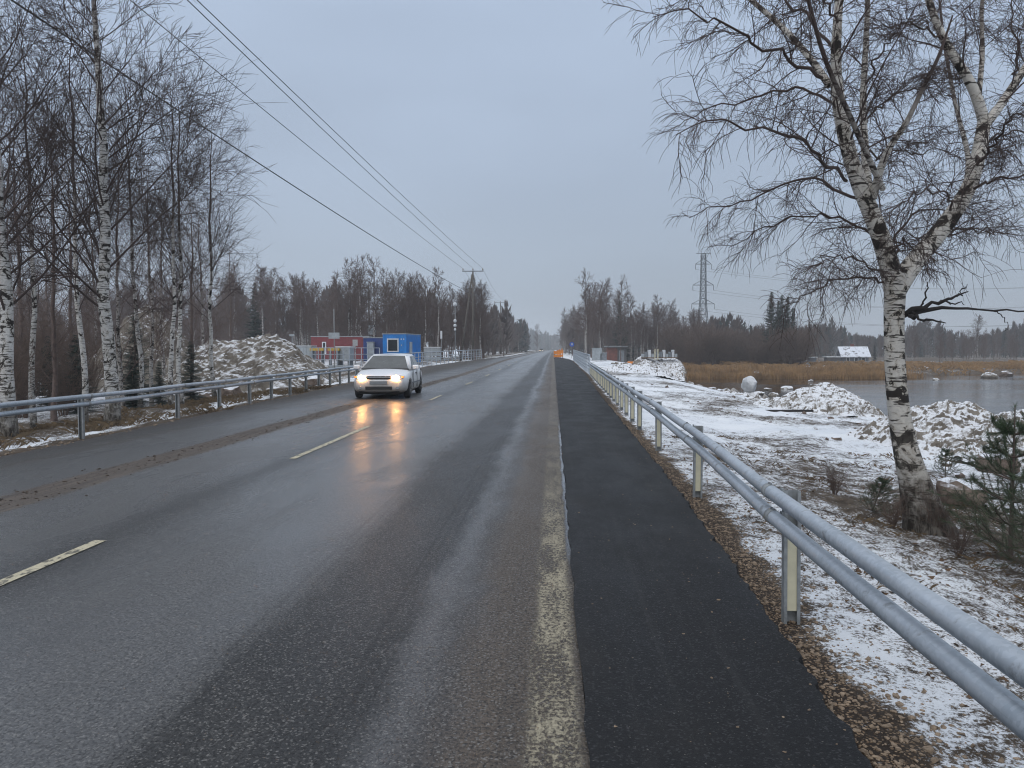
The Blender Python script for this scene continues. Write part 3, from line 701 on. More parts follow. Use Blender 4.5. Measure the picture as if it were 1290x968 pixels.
def make_tree(seed, H=11, r0=.13, start=.18, n1=46, n2=9, n3=6, spread=.30, twig=.004, ang=(38, 62), up1=.12, up3=-.05, wander=.012, k0=10, lean=(0, 0), shape=.75, thick=.23):
    rng = np.random.default_rng(seed)
    n = 16; s = np.linspace(0, 1, n)
    tr = np.zeros((1, n, 3)); tr[0, :, 2] = s * H - .25
    wx = np.cumsum(rng.normal(size=(n, 2)) * wander * H / 4, 0); tr[0, :, :2] = wx - wx[0] + np.outer(s ** 1.3, lean) * H
    rt = (r0 * (1 - s) ** .85 + .006)[None]; rt[0, 0] *= 1.35; rt[0, 1] *= 1.05
    f1 = lambda t: spread * (.35 + .65 * np.clip((1 - t) / (1 - start), 0, 1) ** shape)
    b1, q1 = spawn(rng, tr, rt, n1, start, .985, f1, ang, 9, up1, .07, thick, twig * 1.6)
    b2, q2 = spawn(rng, b1, q1, n2, .18, .97, lambda t: .5 - .2 * t, (28, 60), 6, .05, .10, .7, twig * 1.15)
    b3, q3 = spawn(rng, b2, q2, n3, .1, 1.0, lambda t: .6 - .15 * t, (18, 50), 4, up3, .10, .8, twig)
    trunk = tubes(tr, rt, k0)
    crown = join([tubes(b1, q1, 5), tubes(b2, q2, 3), tubes(b3, q3, 3)])
    return trunk, crown
def tree_thing(name, data, mat_trunk, mat_crown=None, label=None, cat='tree', group=None, loc=(0, 0, 0)):
    root = empty(name, loc); tag(root, label, cat, group)
    link('trunk', np_mesh('trunk', data[0][0], data[0][1], True, {'rad': data[0][2]}, M[mat_trunk]), None, root)
    link('crown', np_mesh('crown', data[1][0], data[1][1], True, {'rad': data[1][2]}, M[mat_crown or mat_trunk]), None, root)
    return root
used = set()
def place(proto, x, y, s, rz, label, group=None, z=None, tilt=(0, 0)):
    if proto.name not in used: used.add(proto.name); o = proto
    else: o = copy_tree(proto)
    o.location = (x, y, (gz(x, y) if z is None else z)); o.scale = (s, s, s); o.rotation_euler = (tilt[0], tilt[1], rz)
    tag(o, label)
    if group: o['group'] = group
    elif 'group' in o: del o['group']
    return o
def px_x(px, d):
    r = ray(px, VPY); return r.x / r.y * d

# --- the big birch on the right
def big_birch():
    D = 8.6; base = at_d(1165, 652, D); g = gz(base.x, D); base.z = g
    root = empty('birch_tree', base); tag(root, 'big forked white birch with hanging twigs beside the right hand barrier', 'tree')
    def Pp(px, py, dd=0.0): return at_d(px, py, D + dd) - base
    def limb(pts, rad, n=18): return resample([Pp(*p) for p in pts], rad, n)
    tr = limb([(1172, 676), (1163, 645), (1150, 600), (1139, 560), (1131, 510), (1127, 455), (1126, 410), (1127, 372), (1129, 345)], [.29, .215, .152, .126, .112, .104, .103, .11, .118], 24)
    fork = [
        ([(1127, 365), (1121, 330), (1111, 296, -.1), (1093, 258, -.2), (1074, 220, -.25), (1064, 172, -.3), (1055, 130, -.35), (1048, 90, -.4), (1055, 40, -.5), (1058, -10, -.5), (1064, -120, -.5), (1060, -250, -.5)], [.125, .115, .105, .098, .09, .082, .073, .064, .052, .043, .03, .01]),
        ([(1129, 365), (1145, 338, .1), (1166, 314, .25), (1198, 274, .4), (1223, 236, .5), (1234, 192, .55), (1240, 152, .6)], [.125, .12, .115, .105, .092, .084, .078]),
        ([(1240, 155, .6), (1226, 102, .5), (1200, 74, .45), (1178, 28, .4), (1166, -10, .4), (1150, -80, .3), (1150, -200, .3)], [.07, .06, .053, .045, .04, .03, .01]),
        ([(1239, 160, .6), (1256, 140, .7), (1277, 108, .8), (1300, 72, .9), (1340, 10, 1.0), (1370, -70, 1.2)], [.062, .056, .05, .043, .033, .012]),
        ([(1096, 262, -.2), (1092, 235, .05), (1091, 200, .15), (1086, 150, .25), (1088, 100, .3), (1092, 40, .3), (1094, -30, .3), (1090, -140, .3)], [.06, .055, .05, .043, .038, .033, .026, .01]),
        ([(1099, 250, -.2), (1108, 215, -.35), (1120, 182, -.5), (1139, 163, -.6), (1158, 120, -.7), (1182, 75, -.8), (1200, 20, -.8)], [.05, .042, .036, .03, .024, .019, .008]),
        ([(1045, 108, -.35), (1022, 74, -.2), (988, 36, 0), (948, 2, .2), (900, -40, .4), (850, -80, .5)], [.045, .039, .033, .028, .02, .008]),
        ([(1232, 130, .55), (1238, 70, .8), (1236, 10, 1.0), (1245, -60, 1.2)], [.035, .029, .024, .012]),
        ([(1112, 238, -.3), (1090, 190, -.9), (1068, 140, -1.3), (1040, 80, -1.7), (1020, 10, -2.0), (1000, -80, -2.2)], [.035, .03, .026, .022, .018, .008]),
        ([(1215, 250, .5), (1222, 200, 1.2), (1205, 140, 1.8), (1190, 60, 2.2), (1180, -30, 2.4)], [.04, .034, .028, .022, .01]),
    ]
    side = [
        ([(1120, 362), (1100, 350, -.2), (1072, 348, -.35), (1048, 352, -.5), (1025, 366, -.6), (1003, 378, -.7), (985, 388, -.8)], .016),
        ([(1117, 358), (1104, 340, -.4), (1080, 328, -.7), (1052, 322, -1.0), (1030, 328, -1.2), (1012, 345, -1.3)], .013),
        ([(1110, 300), (1086, 288, .2), (1055, 276, .4), (1020, 270, .6), (975, 280, .8), (940, 298, .9), (918, 312, 1.0)], .021),
        ([(1086, 252, -.2), (1060, 246, 0), (1030, 228, .2), (1005, 224, .35), (972, 238, .5), (935, 258, .6), (900, 256, .7), (868, 275, .8)], .024),
        ([(1066, 228, -.2), (1040, 208, -.7), (1010, 176, -1.1), (975, 166, -1.4), (930, 158, -1.6), (885, 150, -1.8), (852, 170, -1.9)], .024),
        ([(1052, 130, -.35), (1020, 112, -.1), (985, 112, .1), (950, 118, .3), (915, 132, .5), (880, 138, .6), (855, 160, .7)], .021),
        ([(1040, 100, -.3), (1000, 76, -.6), (965, 60, -.8), (930, 45, -1.0), (895, 20, -1.2), (850, 10, -1.3), (822, 22, -1.4)], .024),
        ([(1050, 60, -.4), (1015, 20, 0), (980, -5, .4), (940, -20, .7), (890, -25, .9), (845, -15, 1.0)], .022),
        ([(1127, 350), (1124, 300, .5), (1145, 272, .8), (1182, 262, 1.0), (1215, 262, 1.2), (1250, 255, 1.4)], .020),
        ([(1180, 296, .3), (1200, 290, .8), (1225, 288, 1.2), (1260, 296, 1.6), (1300, 300, 2.0)], .016),
        ([(1222, 240, .5), (1245, 230, .3), (1270, 224, .1), (1300, 218, 0), (1340, 222, 0)], .022),
        ([(1236, 190, .55), (1255, 172, .9), (1280, 165, 1.3), (1320, 170, 1.6)], .020),
        ([(1230, 210, .5), (1246, 190, -.1), (1262, 160, -.5), (1290, 140, -.9), (1330, 120, -1.1)], .020),
        ([(1205, 265, .4), (1190, 240, -.3), (1160, 236, -.8), (1135, 250, -1.2), (1120, 280, -1.4)], .015),
        ([(1089, 160, .2), (1110, 130, .6), (1140, 110, .9), (1165, 112, 1.1), (1185, 130, 1.2)], .016),
        ([(1090, 110, .3), (1105, 70, .0), (1130, 40, -.2), (1150, 10, -.4)], .016),
        ([(1225, 100, .5), (1210, 95, 1.0), (1180, 92, 1.4), (1150, 105, 1.7)], .016),
        ([(1185, 45, .4), (1150, 30, .0), (1120, 30, -.4), (1095, 45, -.7)], .016),
        ([(1056, 30, -.5), (1030, -10, -.9), (1000, -30, -1.2), (960, -30, -1.5)], .016),
        ([(1278, 106, .8), (1285, 60, 1.1), (1275, 20, 1.3), (1280, -40, 1.4)], .02),
        ([(1116, 318), (1140, 300, -.5), (1160, 312, -.8), (1180, 330, -1.0)], .010),
        ([(1092, 200, .1), (1120, 190, .6), (1150, 195, 1.0), (1180, 186, 1.3), (1215, 190, 1.5)], .015),
    ]
    trunk_v = tubes(tr[0][None], tr[1][None], 20)
    limbs = [limb(p, [q * .9 for q in r]) for p, r in fork]; sides = [limb(p, list(np.linspace(r0 * .8, .004, len(p)))) for p, r0 in side]
    rng = np.random.default_rng(11)
    LP = np.stack([l[0] for l in limbs]); LR = np.stack([l[1] for l in limbs]); SP = np.stack([l[0] for l in sides]); SR = np.stack([l[1] for l in sides])
    SP[:, 1:-1] += rng.normal(size=SP[:, 1:-1].shape) * .024
    b1, r1 = spawn(rng, LP, LR, 10, .12, .97, lambda t: .30 - .08 * t, (35, 70), 10, -.10, .11, .24, .0042, .012, .12)
    P1 = SP; R1 = SR
    b2a, r2a = spawn(rng, P1, R1, 18, .12, .99, lambda t: .27 - .08 * t, (30, 70), 8, -.06, .16, .5, .0032, .008)
    b2b, r2b = spawn(rng, b1, r1, 9, .12, .98, lambda t: .38 - .12 * t, (30, 65), 7, -.06, .16, .5, .0030, .007)
    tw = []
    for bb, rr, c in ((b2a, r2a, 15), (b2b, r2b, 8), (P1, R1, 40)):
        tw.append(spawn(rng, bb, rr, c, .1, 1.0, lambda t, q=(bb is P1): (.13 if q else .50) + 0 * t, (25, 65), 7, -.50, .13, .7, .0019, .0032))
    parts = [tubes(LP, LR, 12), tubes(P1, R1, 6), tubes(b1, r1, 5), tubes(b2a, r2a, 4), tubes(b2b, r2b, 3)] + [tubes(a, b, 3) for a, b in tw]
    crown = join(parts[1:]); limbs_v = parts[0]
    tk = join([trunk_v, limbs_v])
    link('trunk', np_mesh('trunk', *tk[:2], True, {'rad': tk[2]}, M['birch_bark']), None, root)
    link('crown', np_mesh('crown', *crown[:2], True, {'rad': crown[2]}, M['birch_bark']), None, root)
    dl = [([(1136, 398), (1150, 392, -.1), (1175, 382, -.2), (1200, 376, -.3), (1222, 364, -.35)], [.06, .048, .03, .022, .006]),
          ([(1148, 395, -.1), (1170, 389, -.1), (1200, 387, -.1), (1245, 390, 0), (1300, 393, .1), (1340, 392, .1)], [.045, .035, .026, .018, .012, .005]),
          ([(1146, 398, -.1), (1160, 402, -.3), (1178, 404, -.5), (1190, 408, -.6)], [.04, .024, .016, .006]),
          ([(1185, 379, -.22), (1194, 384, -.3), (1206, 381, -.35), (1214, 384, -.4)], [.02, .014, .01, .005]), ([(1205, 374, -.3), (1212, 366, -.3), (1217, 358, -.3)], [.016, .011, .005]), ([(1160, 388, -.15), (1165, 370, -.2), (1172, 352, -.2)], [.02, .014, .005]), ([(1250, 391, 0), (1262, 398, -.1), (1270, 410, -.1), (1268, 418, -.1)], [.012, .008, .006, .003])]
    dd = [limb(p, [q * .62 for q in r], 12) for p, r in dl]
    rj = np.random.default_rng(4)
    for d_ in dd: d_[0][2:] += rj.normal(size=d_[0][2:].shape) * .012; d_[1][1:-1] *= .8 + .4 * rj.random(10)
    dv = tubes(np.stack([d[0] for d in dd]), np.stack([d[1] for d in dd]), 7)
    o = link('broken_branch', np_mesh('broken_branch', dv[0], dv[1], True, None, M['dead_branch']), None, root); o['label'] = 'dark snapped dead branch sticking out to the right'
big_birch()

# --- prototypes
pb_near = [tree_thing('birch_tree', make_tree(101 + i, 11.5, (.135, .145, .085)[i], (.20, .22, .30)[i], (40, 42, 34)[i], 9, 7, .27, .0040, (26, 52), up1=.16 if i != 1 else .06, wander=.014), 'birch_bark_grove') for i in range(3)]
pa_near = [tree_thing('alder_tree', make_tree(201 + i, 10.5, .09, .14, 30, 8, 5, .23, .0044, (26, 50), up1=.18, wander=.016), 'birch_bark_wood' if i == 0 else 'alder_bark') for i in range(2)]
pb_mid = [tree_thing('birch_tree', make_tree(301 + i, 11, .12, (.30, .38, .24)[i], 36, 8, 5, .20, .009, (28, 55), up1=.16, wander=.014, k0=7), 'birch_bark_wood') for i in range(3)]
pa_mid = [tree_thing('alder_tree', make_tree(401 + i, 10, .10, .12, 40, 8, 5, .24, .010, (25, 50), up1=.2, wander=.016, k0=6), 'alder_bark') for i in range(3)]
def make_shrub(seed, H=2.2, n=16, tw=.004):
    rng = np.random.default_rng(seed); k = 8; s = np.linspace(0, 1, k)
    P = np.zeros((n, k, 3)); a = rng.random(n) * 6.28; sp = .15 + .45 * rng.random(n); h = H * (.5 + .5 * rng.random(n))
    for i in range(k):
        P[:, i, 0] = np.cos(a) * (.1 + sp * s[i] ** 1.2 * h * .8) + rng.normal(size=n) * .03 * H * s[i]; P[:, i, 1] = np.sin(a) * (.1 + sp * s[i] ** 1.2 * h * .8) + rng.normal(size=n) * .03 * H * s[i]; P[:, i, 2] = s[i] * h - .1
    Rr = (tw * 3.0 * (1 - s) + tw)[None] * np.ones((n, 1))
    b, r = spawn(rng, P, Rr, 9, .15, .98, lambda t: .42 - .2 * t, (20, 50), 6, .08, .12, .7, tw)
    b2, r2 = spawn(rng, b, r, 5, .1, 1, lambda t: .5 + 0 * t, (20, 50), 4, .04, .12, .8, tw * .8)
    st = tubes(P, Rr, 4); tg = join([tubes(b, r, 3), tubes(b2, r2, 3)])
    return st, tg
def shrub_thing(seed, H, n, tw):
    st, tg = make_shrub(seed, H, n, tw); root = empty('bare_shrub'); tag(root, None, 'shrub')
    link('stem', np_mesh('stem', st[0], st[1], True, None, M['shrub_twig']), None, root); link('crown', np_mesh('crown', tg[0], tg[1], True, None, M['shrub_twig']), None, root); return root
ps_near = [shrub_thing(501 + i, 2.6, 18, .0048) for i in range(2)]
ps_far = [shrub_thing(511 + i, 4.6, 26, .016) for i in range(2)]
def make_spruce(seed, H=11, rb=2.0, layers=34, per=11, blades=11, wid=.09):
    rng = np.random.default_rng(seed)
    V = []; Q = []
    N = layers * per
    lay = np.repeat(np.arange(layers), per); t = (lay + rng.random(N)) / layers
    z0 = .04 * H + t * H * .95; L = rb * (1 - t) ** .85 * (.65 + .6 * rng.random(N)) + .08
    a = rng.random(N) * 6.283
    ux, uy = np.cos(a), np.sin(a)
    sag = -.22 + .5 * t
    for i in range(N):
        m = max(3, int(blades * L[i] / rb) + 2)
        s = (np.arange(m) + rng.random(m)) / m * 1.0
        for sd in (-1, 1):
            px = ux[i] * L[i] * s; py = uy[i] * L[i] * s; pz = z0[i] + sag[i] * L[i] * s + .10 * L[i] * s ** 2
            bl = (.20 * L[i] + .10) * (1.1 - s) * (.6 + .8 * rng.random(m))
            ex = px + ux[i] * bl * .7 - uy[i] * sd * bl; ey = py + uy[i] * bl * .7 + ux[i] * sd * bl; ez = pz - bl * (.15 + .4 * rng.random(m))
            wv = wid * (.6 + .8 * rng.random(m))
            o = len(V)
            for j in range(m):
                V += [(px[j], py[j], pz[j] + wv[j] * .4), (px[j] + ux[i] * wv[j], py[j] + uy[i] * wv[j], pz[j] - wv[j] * .5), (ex[j], ey[j], ez[j])]
                Q.append((o + 3 * j, o + 3 * j + 1, o + 3 * j + 2))
    tr = np.zeros((1, 6, 3)); tr[0, :, 2] = np.linspace(-.2, H, 6); rt = np.linspace(H * .016, .01, 6)[None]
    return tubes(tr, rt, 7), (np.array(V, float), np.array(Q), np.zeros(len(V)))
def spruce_thing(seed, **k):
    t, c = make_spruce(seed, **k); root = empty('spruce_tree'); tag(root, None, 'tree')
    link('trunk', np_mesh('trunk', t[0], t[1], True, None, M['alder_bark']), None, root); link('crown', np_mesh('crown', c[0], c[1], False, None, M['spruce_green']), None, root); return root
psp = [spruce_thing(601 + i, H=11, rb=(2.2, 1.7)[i], wid=.16) for i in range(2)]
psp_near = spruce_thing(611, H=3.6, rb=1.1, layers=26, per=10, blades=18, wid=.02)

rnd = random.Random(21)
# --- birches and alders close on the left, each told apart by its own place and look
def near(proto, px, d, H, Hp, lab, tilt=(0, 0), rz=None, group=None):
    x = px_x(px, d); z = gz(x, d); return place(proto, x, d, H / Hp, rnd.uniform(0, 6.28) if rz is None else rz, lab, group, z, tilt)
near(pb_near[0], 8, 16.0, 13.0, 11.5, 'white birch cut by the left edge of the photo, leftmost trunk', (0, 0), 1.2)
near(pb_near[1], 138, 18.2, 13.0, 11.5, 'thickest white birch left of the road, leaning a little left', (0, -.06), 2.2)
near(pb_near[2], 104, 20.5, 11.0, 11.5, 'thinner white birch just left of the thickest roadside birch', (0, .01), .3)
near(pb_near[2], 213, 24.0, 10.6, 11.5, 'left one of two slim birches in front of the snowy soil heap', (0, -.01), 2.9)
near(pb_near[2], 229, 25.0, 10.8, 11.5, 'right one of two slim birches in front of the snowy soil heap', (0, .02), 4.0)
near(pb_near[2], 270, 30.0, 11.0, 11.5, 'slim leaning birch by the rubble mound, rightmost of the roadside birches', (0, .09), 5.1)
near(pb_near[2], 174, 27.0, 11.6, 11.5, 'slim birch between the thickest birch and the pair of slim birches', (0, 0), 0.9)
near(pb_near[2], 40, 23.0, 12.5, 11.5, 'birch behind the leftmost trunk, half hidden by brush', (0, .02), 3.3)
gal = 'dark bare trees behind the roadside birches'
for px, d, H in ((-25, 22, 13), (25, 32, 12.5), (66, 27, 11), (88, 36, 12), (150, 26, 9.4), (190, 32, 10.5), (205, 43, 11.5), (243, 36, 9.8), (255, 46, 11), (-60, 27, 14), (15, 48, 13), (120, 48, 13), (290, 54, 10), (60, 56, 13)):
    near(pa_near[rnd.randint(0, 1)], px, d, H, 10.5, 'dark bare tree in the thicket behind the roadside birches on the left', group=gal)
gsh = 'bare shrubs behind the left barrier'
for i in range(34):
    d = rnd.uniform(21, 50); px = rnd.uniform(-30, 300)
    if px > 225 or 138 < px < 212 and d < 46: continue
    near(ps_near[i % 2], px, d, rnd.uniform(1.6, 3.4) * (1 + (d - 17) / 60), 2.6, 'leafless brown shrub in the thicket behind the left barrier', group=gsh)
gsn = 'young spruces in the left thicket'
for px, d, H in ((166, 27, 2.0), (200, 30, 1.9), (95, 30, 3.2), (240, 31, 2.6), (60, 31, 3.2), (170, 34, 4.2)):
    near(psp_near, px, d, H, 3.6, 'small dark spruce in the thicket left of the rubble mound', group=gsn)

# --- the wood behind the cabins and on along the left of the road
gw = 'birches of the wood left of the road'; ga = 'dark bare trees of the wood left of the road'
cnt = 0
for i in range(70):
    px = rnd.uniform(-40, 610) if i % 3 else rnd.uniform(330, 606); d = rnd.uniform(100, 135)
    if 325 < px < 612: d = rnd.uniform(97, 128) if px < 560 else rnd.uniform(106, 130)
    near(pb_mid[i % 3], px, d, rnd.uniform(10.2, 13.8) * (1 - max(0, px - 470) * .0009), 11, 'bare birch of the wood behind the site cabins', group=gw)
for i in range(125):
    px = rnd.uniform(-60, 612); d = rnd.uniform(98, 150) if px < 560 else rnd.uniform(108, 150)
    near(pa_mid[i % 3], px, d, rnd.uniform(8, 11.8), 10, 'dark bare tree of the wood behind the site cabins', group=ga)
for i in range(44):
    d = 120 + 210 * rnd.random() ** 1.2; x = -11.5 - rnd.random() * 9 - (2.5 if d < 200 else 0)
    p = pb_mid[i % 3] if i % 4 == 0 else pa_mid[i % 3]
    place(p, x, d, rnd.uniform(.82, 1.1), rnd.uniform(0, 6.28), 'bare tree of the wood that lines the road on the left, beyond the poles', 'trees lining the far road on the left')
for (px, d, H, lab) in ((322, 100, 10.6, 'dark spruce standing up out of the wood above the rubble mound'), (652, 330, 13.5, 'left spruce of the dark pair beside the far road'), (657, 310, 11.5, 'right spruce of the dark pair beside the far road')):
    near(psp[0], px, d, H, 11, lab)
near(pa_mid[1], 676, 430, 15, 10, 'lone dark tree standing by the far end of the road')

# --- right of the road
gr = 'trees lining the road beyond the bridge on the right'
for i in range(46):
    d = rnd.uniform(128, 300) if i > 13 else rnd.uniform(260, 420); x = rnd.uniform(5.2, 13.5) + (d - 128) * .004 if i > 13 else rnd.uniform(3.6, 7)
    p = pb_mid[i % 3] if i % 3 == 0 else pa_mid[i % 3]
    place(p, x, d, rnd.uniform(1.15, 1.5), rnd.uniform(0, 6.28), 'bare tree in the dense row right of the road beyond the bridge', gr)
for (px, d, H, lab) in ((739, 122, 11.3, 'pale birch nearest the bridge end, left of the brick shed'), (757, 124, 10.8, 'pale birch with spreading limbs just left of the brick shed')):
    near(pb_mid[0], px, d, H, 11, lab)
near(psp[0], 780, 142, 11.8, 11, 'dark spruce rising behind the brick shed'); near(psp[1], 787, 150, 9.5, 11, 'lower dark spruce to the right of the one behind the brick shed')
g2 = 'birches above the snowy bank on the right'
for i in range(34):
    px = rnd.uniform(795, 885); d = rnd.uniform(140, 175)
    near(pb_mid[i % 3], px, d, rnd.uniform(9.6, 13.2) * (1 - max(0, px - 845) * .004), 11, 'bare birch behind the snowy bank, left of the lattice pylon', group=g2)
g3 = 'thicket behind the reed bed'
for i in range(60):
    px = rnd.uniform(835, 1010); d = rnd.uniform(118, 165)
    near(ps_far[i % 2], px, d, rnd.uniform(4.2, 6.6), 4.6, 'leafless grey brown bush in the thicket behind the reeds', group=g3)
for i in range(34):
    px = rnd.uniform(800, 1000); d = rnd.uniform(130, 190)
    near(pa_mid[i % 3], px, d, rnd.uniform(6, 8.5), 10, 'dark bare tree behind the reeds and below the pylon', group='dark bare trees behind the reeds')
g4 = 'spruces on the skyline right of the pylon'
for i in range(40):
    px = rnd.uniform(895, 1000); d = rnd.uniform(190, 240)
    near(psp[i % 2], px, d, rnd.uniform(8.0, 10.6) - (px - 895) * .012, 11, 'small dark spruce on the skyline between the pylon and the tall spruces', group=g4)
for px, d, H, lab in ((971, 132, 12.7, 'leftmost of the tall dark spruces behind the reeds'), (980, 128, 11.0, 'second from left of the tall dark spruces behind the reeds'), (984, 136, 12.5, 'middle one of the tall dark spruces behind the reeds'), (991, 131, 11.8, 'second from right of the tall dark spruces behind the reeds'), (998, 134, 10.1, 'rightmost and lowest of the tall dark spruces behind the reeds')):
    near(psp[rnd.randint(0, 1)], px, d, H, 11, lab)
near(pb_mid[1], 1232, 175, 10.5, 11, 'pale birch alone on the far shore right of the big birch trunk')
near(pb_mid[2], 1150, 185, 9.5, 11, 'pale thin birch on the far shore beside the big birch trunk')
near(pa_mid[0], 1184, 170, 7.2, 10, 'dark round bare tree on the far shore')
near(psp[1], 1102, 190, 4.2, 11, 'small dark spruce right of the snow roofed house')
for i in range(46):
    px = rnd.uniform(1000, 1300); d = rnd.uniform(185, 260)
    if 1045 < px < 1100 and d < 225: continue
    near(pa_mid[i % 3], px, d, rnd.uniform(4.5, 9), 10, 'dark bare tree among others on the far shore behind the house', group='bare trees on the far shore')

# --- far woods that read as one mass
def far_wood(name, label, n, px0, px1, d0, d1, h0, h1, mix, seed):
    rng = np.random.default_rng(seed); V = []; T = []; 
    mats = []
    for i in range(n):
        d = d0 + (d1 - d0) * rng.random(); px = px0 + (px1 - px0) * rng.random(); x = px_x(px, d); h = (h0 + (h1 - h0) * rng.random()) * (1 + .25 * math.sin(px * .05)); z = float(terrain(np.array([x]), np.array([d]), False)[0])
        con = rng.random() < mix
        m = 46 if con else 60
        s = rng.random(m) ** (.8 if con else .55); a = rng.random(m) * 6.283
        if con: r = h * .19 * (1 - s) + .1; tip = -.06 * h
        else: r = h * .24 * np.sin(np.pi * np.clip(s * .95 + .03, 0, 1)) ** .7 * np.sqrt(rng.random(m)); tip = .14 * h
        bx = x + np.cos(a) * r * (.2 if con else .5); by = d + np.sin(a) * r * .3; bz = z + s * h
        ex = x + np.cos(a) * r; ey = d + np.sin(a) * r; ez = bz + tip
        wv = h * (.035 if con else .02) * (.6 + rng.random(m))
        o = len(V)
        for j in range(m): V += [(bx[j] - wv[j], by[j], bz[j]), (bx[j] + wv[j], by[j] + wv[j], bz[j] + .3 * wv[j]), (ex[j], ey[j], ez[j])]
        T.append(np.arange(o, o + 3 * m).reshape(-1, 3)); mats += [1 if con else 0] * m
        o = len(V); tw = h * .013
        V += [(x - tw, d, z - .5), (x + tw, d, z - .5), (x + tw * .3, d, z + h), (x, d + tw, z - .5)]; T.append(np.array([[o, o + 1, o + 2], [o + 1, o + 3, o + 2]])); mats += [1 if con else 0] * 2
    me = np_mesh(name, np.array(V), np.concatenate(T), False); me.materials.append(M['wood_far']); me.materials.append(M['spruce_far']); me.polygons.foreach_set('material_index', np.array(mats, np.int32))
    tag(link(name, me), label, 'wood', None, 'stuff')
far_wood('far_wood', 'dim mixed wood along the horizon on the far shore to the right', 900, 985, 1420, 260, 420, 7.5, 10.5, .35, 1)
far_wood('far_wood', 'blue grey wood on the horizon at the end of the road', 700, 600, 800, 800, 1150, 14, 20, .7, 2)
far_wood('far_wood', 'dark wood filling in behind the birches on the left', 420, -150, 640, 150, 230, 8, 11.5, .03, 3)
far_wood('far_wood', 'dark wood filling in behind the trees on the right of the bridge', 420, 716, 1000, 175, 300, 6.5, 9.0, .3, 4)
far_wood('far_wood', 'dark wood beside the far stretch of road on the left', 260, 600, 664, 260, 520, 7, 10, .3, 5)

# ------------------------------------------------------------------ reeds and dry grass
def reeds():
    rng = np.random.default_rng(5); n = 15000
    x = 13.5 + rng.random(n) ** .9 * 36; yb = YF(x); y = yb - 1.2 + rng.random(n) ** 1.4 * 12
    keep = (fbm(x * .35, y * .35, 90) > .32)
    keep &= (x < 41 + rng.random(n) * 8)
    x, y = x[keep], y[keep]; n = len(x)
    z = np.maximum(terrain(x, y), WATER - .1) - .05; h = (.55 + .55 * rng.random(n) ** 1.5) * (.8 + .4 * fbm(x * .3, y * .1, 91)); wd = .022 + .02 * rng.random(n)
    lean = rng.normal(size=(n, 2)) * .12; a = rng.random(n) * 3.14
    dx, dy = np.cos(a) * wd, np.sin(a) * wd
    V = np.stack([np.stack([x - dx, y - dy, z], -1), np.stack([x + dx, y + dy, z], -1), np.stack([x + lean[:, 0] + dx * .8, y + lean[:, 1] + dy * .8, z + h * .85], -1), np.stack([x + lean[:, 0] * 1.6, y + lean[:, 1] * 1.6, z + h], -1), np.stack([x + lean[:, 0] - dx * .8, y + lean[:, 1] - dy * .8, z + h * .85], -1)], 1).reshape(-1, 3)
    o = np.arange(n)[:, None] * 5; f = np.concatenate([o, o + 1, o + 2, o + 3, o + 4], 1)
    tag(link('reeds', np_mesh('reeds', V, f, False, None, M['reed'])), 'tan reed bed standing along the far edge of the water', 'reeds', None, 'stuff')
reeds()
def tufts(name, label, cat, spots, n, h, mat, seed, wd=.004):
    rng = np.random.default_rng(seed); X = []; Y = []; Hh = []
    for (x, y, r, k) in spots:
        m = int(n * k); a = rng.random(m) * 6.283; q = np.sqrt(rng.random(m)) * r; X.append(x + np.cos(a) * q); Y.append(y + np.sin(a) * q); Hh.append(h * (.4 + rng.random(m)))
    x = np.concatenate(X); y = np.concatenate(Y); hh = np.concatenate(Hh); N = len(x); z = terrain(x, y) - .01
    lean = rng.normal(size=(N, 2)) * hh[:, None] * .6; a = rng.random(N) * 3.14; dx, dy = np.cos(a) * wd, np.sin(a) * wd
    V = np.stack([np.stack([x - dx, y - dy, z], -1), np.stack([x + dx, y + dy, z], -1), np.stack([x + lean[:, 0] * .6, y + lean[:, 1] * .6, z + hh * .7], -1), np.stack([x + lean[:, 0] * 1.4, y + lean[:, 1] * 1.4, z + hh * .85], -1)], 1).reshape(-1, 3)
    o = np.arange(N)[:, None] * 4; f = np.concatenate([np.concatenate([o, o + 1, o + 2], 1), np.concatenate([o + 2, o + 1, o + 3], 1)])
    tag(link(name, np_mesh(name, V, f, False, None, M[mat])), label, cat, None, 'stuff')
rs = random.Random(3)
tufts('dry_grass', 'dry tan grass on the right bank round the birch', 'grass', [(rs.uniform(2.4, 9), rs.uniform(5, 17), rs.uniform(.1, .4), 1) for _ in range(70)], 45, .06, 'dry_grass', 1, .0025)
tufts('dry_grass', 'dry brown grass under the trees behind the left barrier', 'grass', [(rs.uniform(-16, -9.4), rs.uniform(11, 34), rs.uniform(.3, .9), 1) for _ in range(90)], 90, .15, 'dry_grass', 2, .004)
tufts('dry_grass', 'pale dry grass on the far shore behind the reeds', 'grass', [(rs.uniform(14, 95), rs.uniform(112, 150), rs.uniform(2, 5), 1) for _ in range(110)], 60, .8, 'reed', 4, .05)
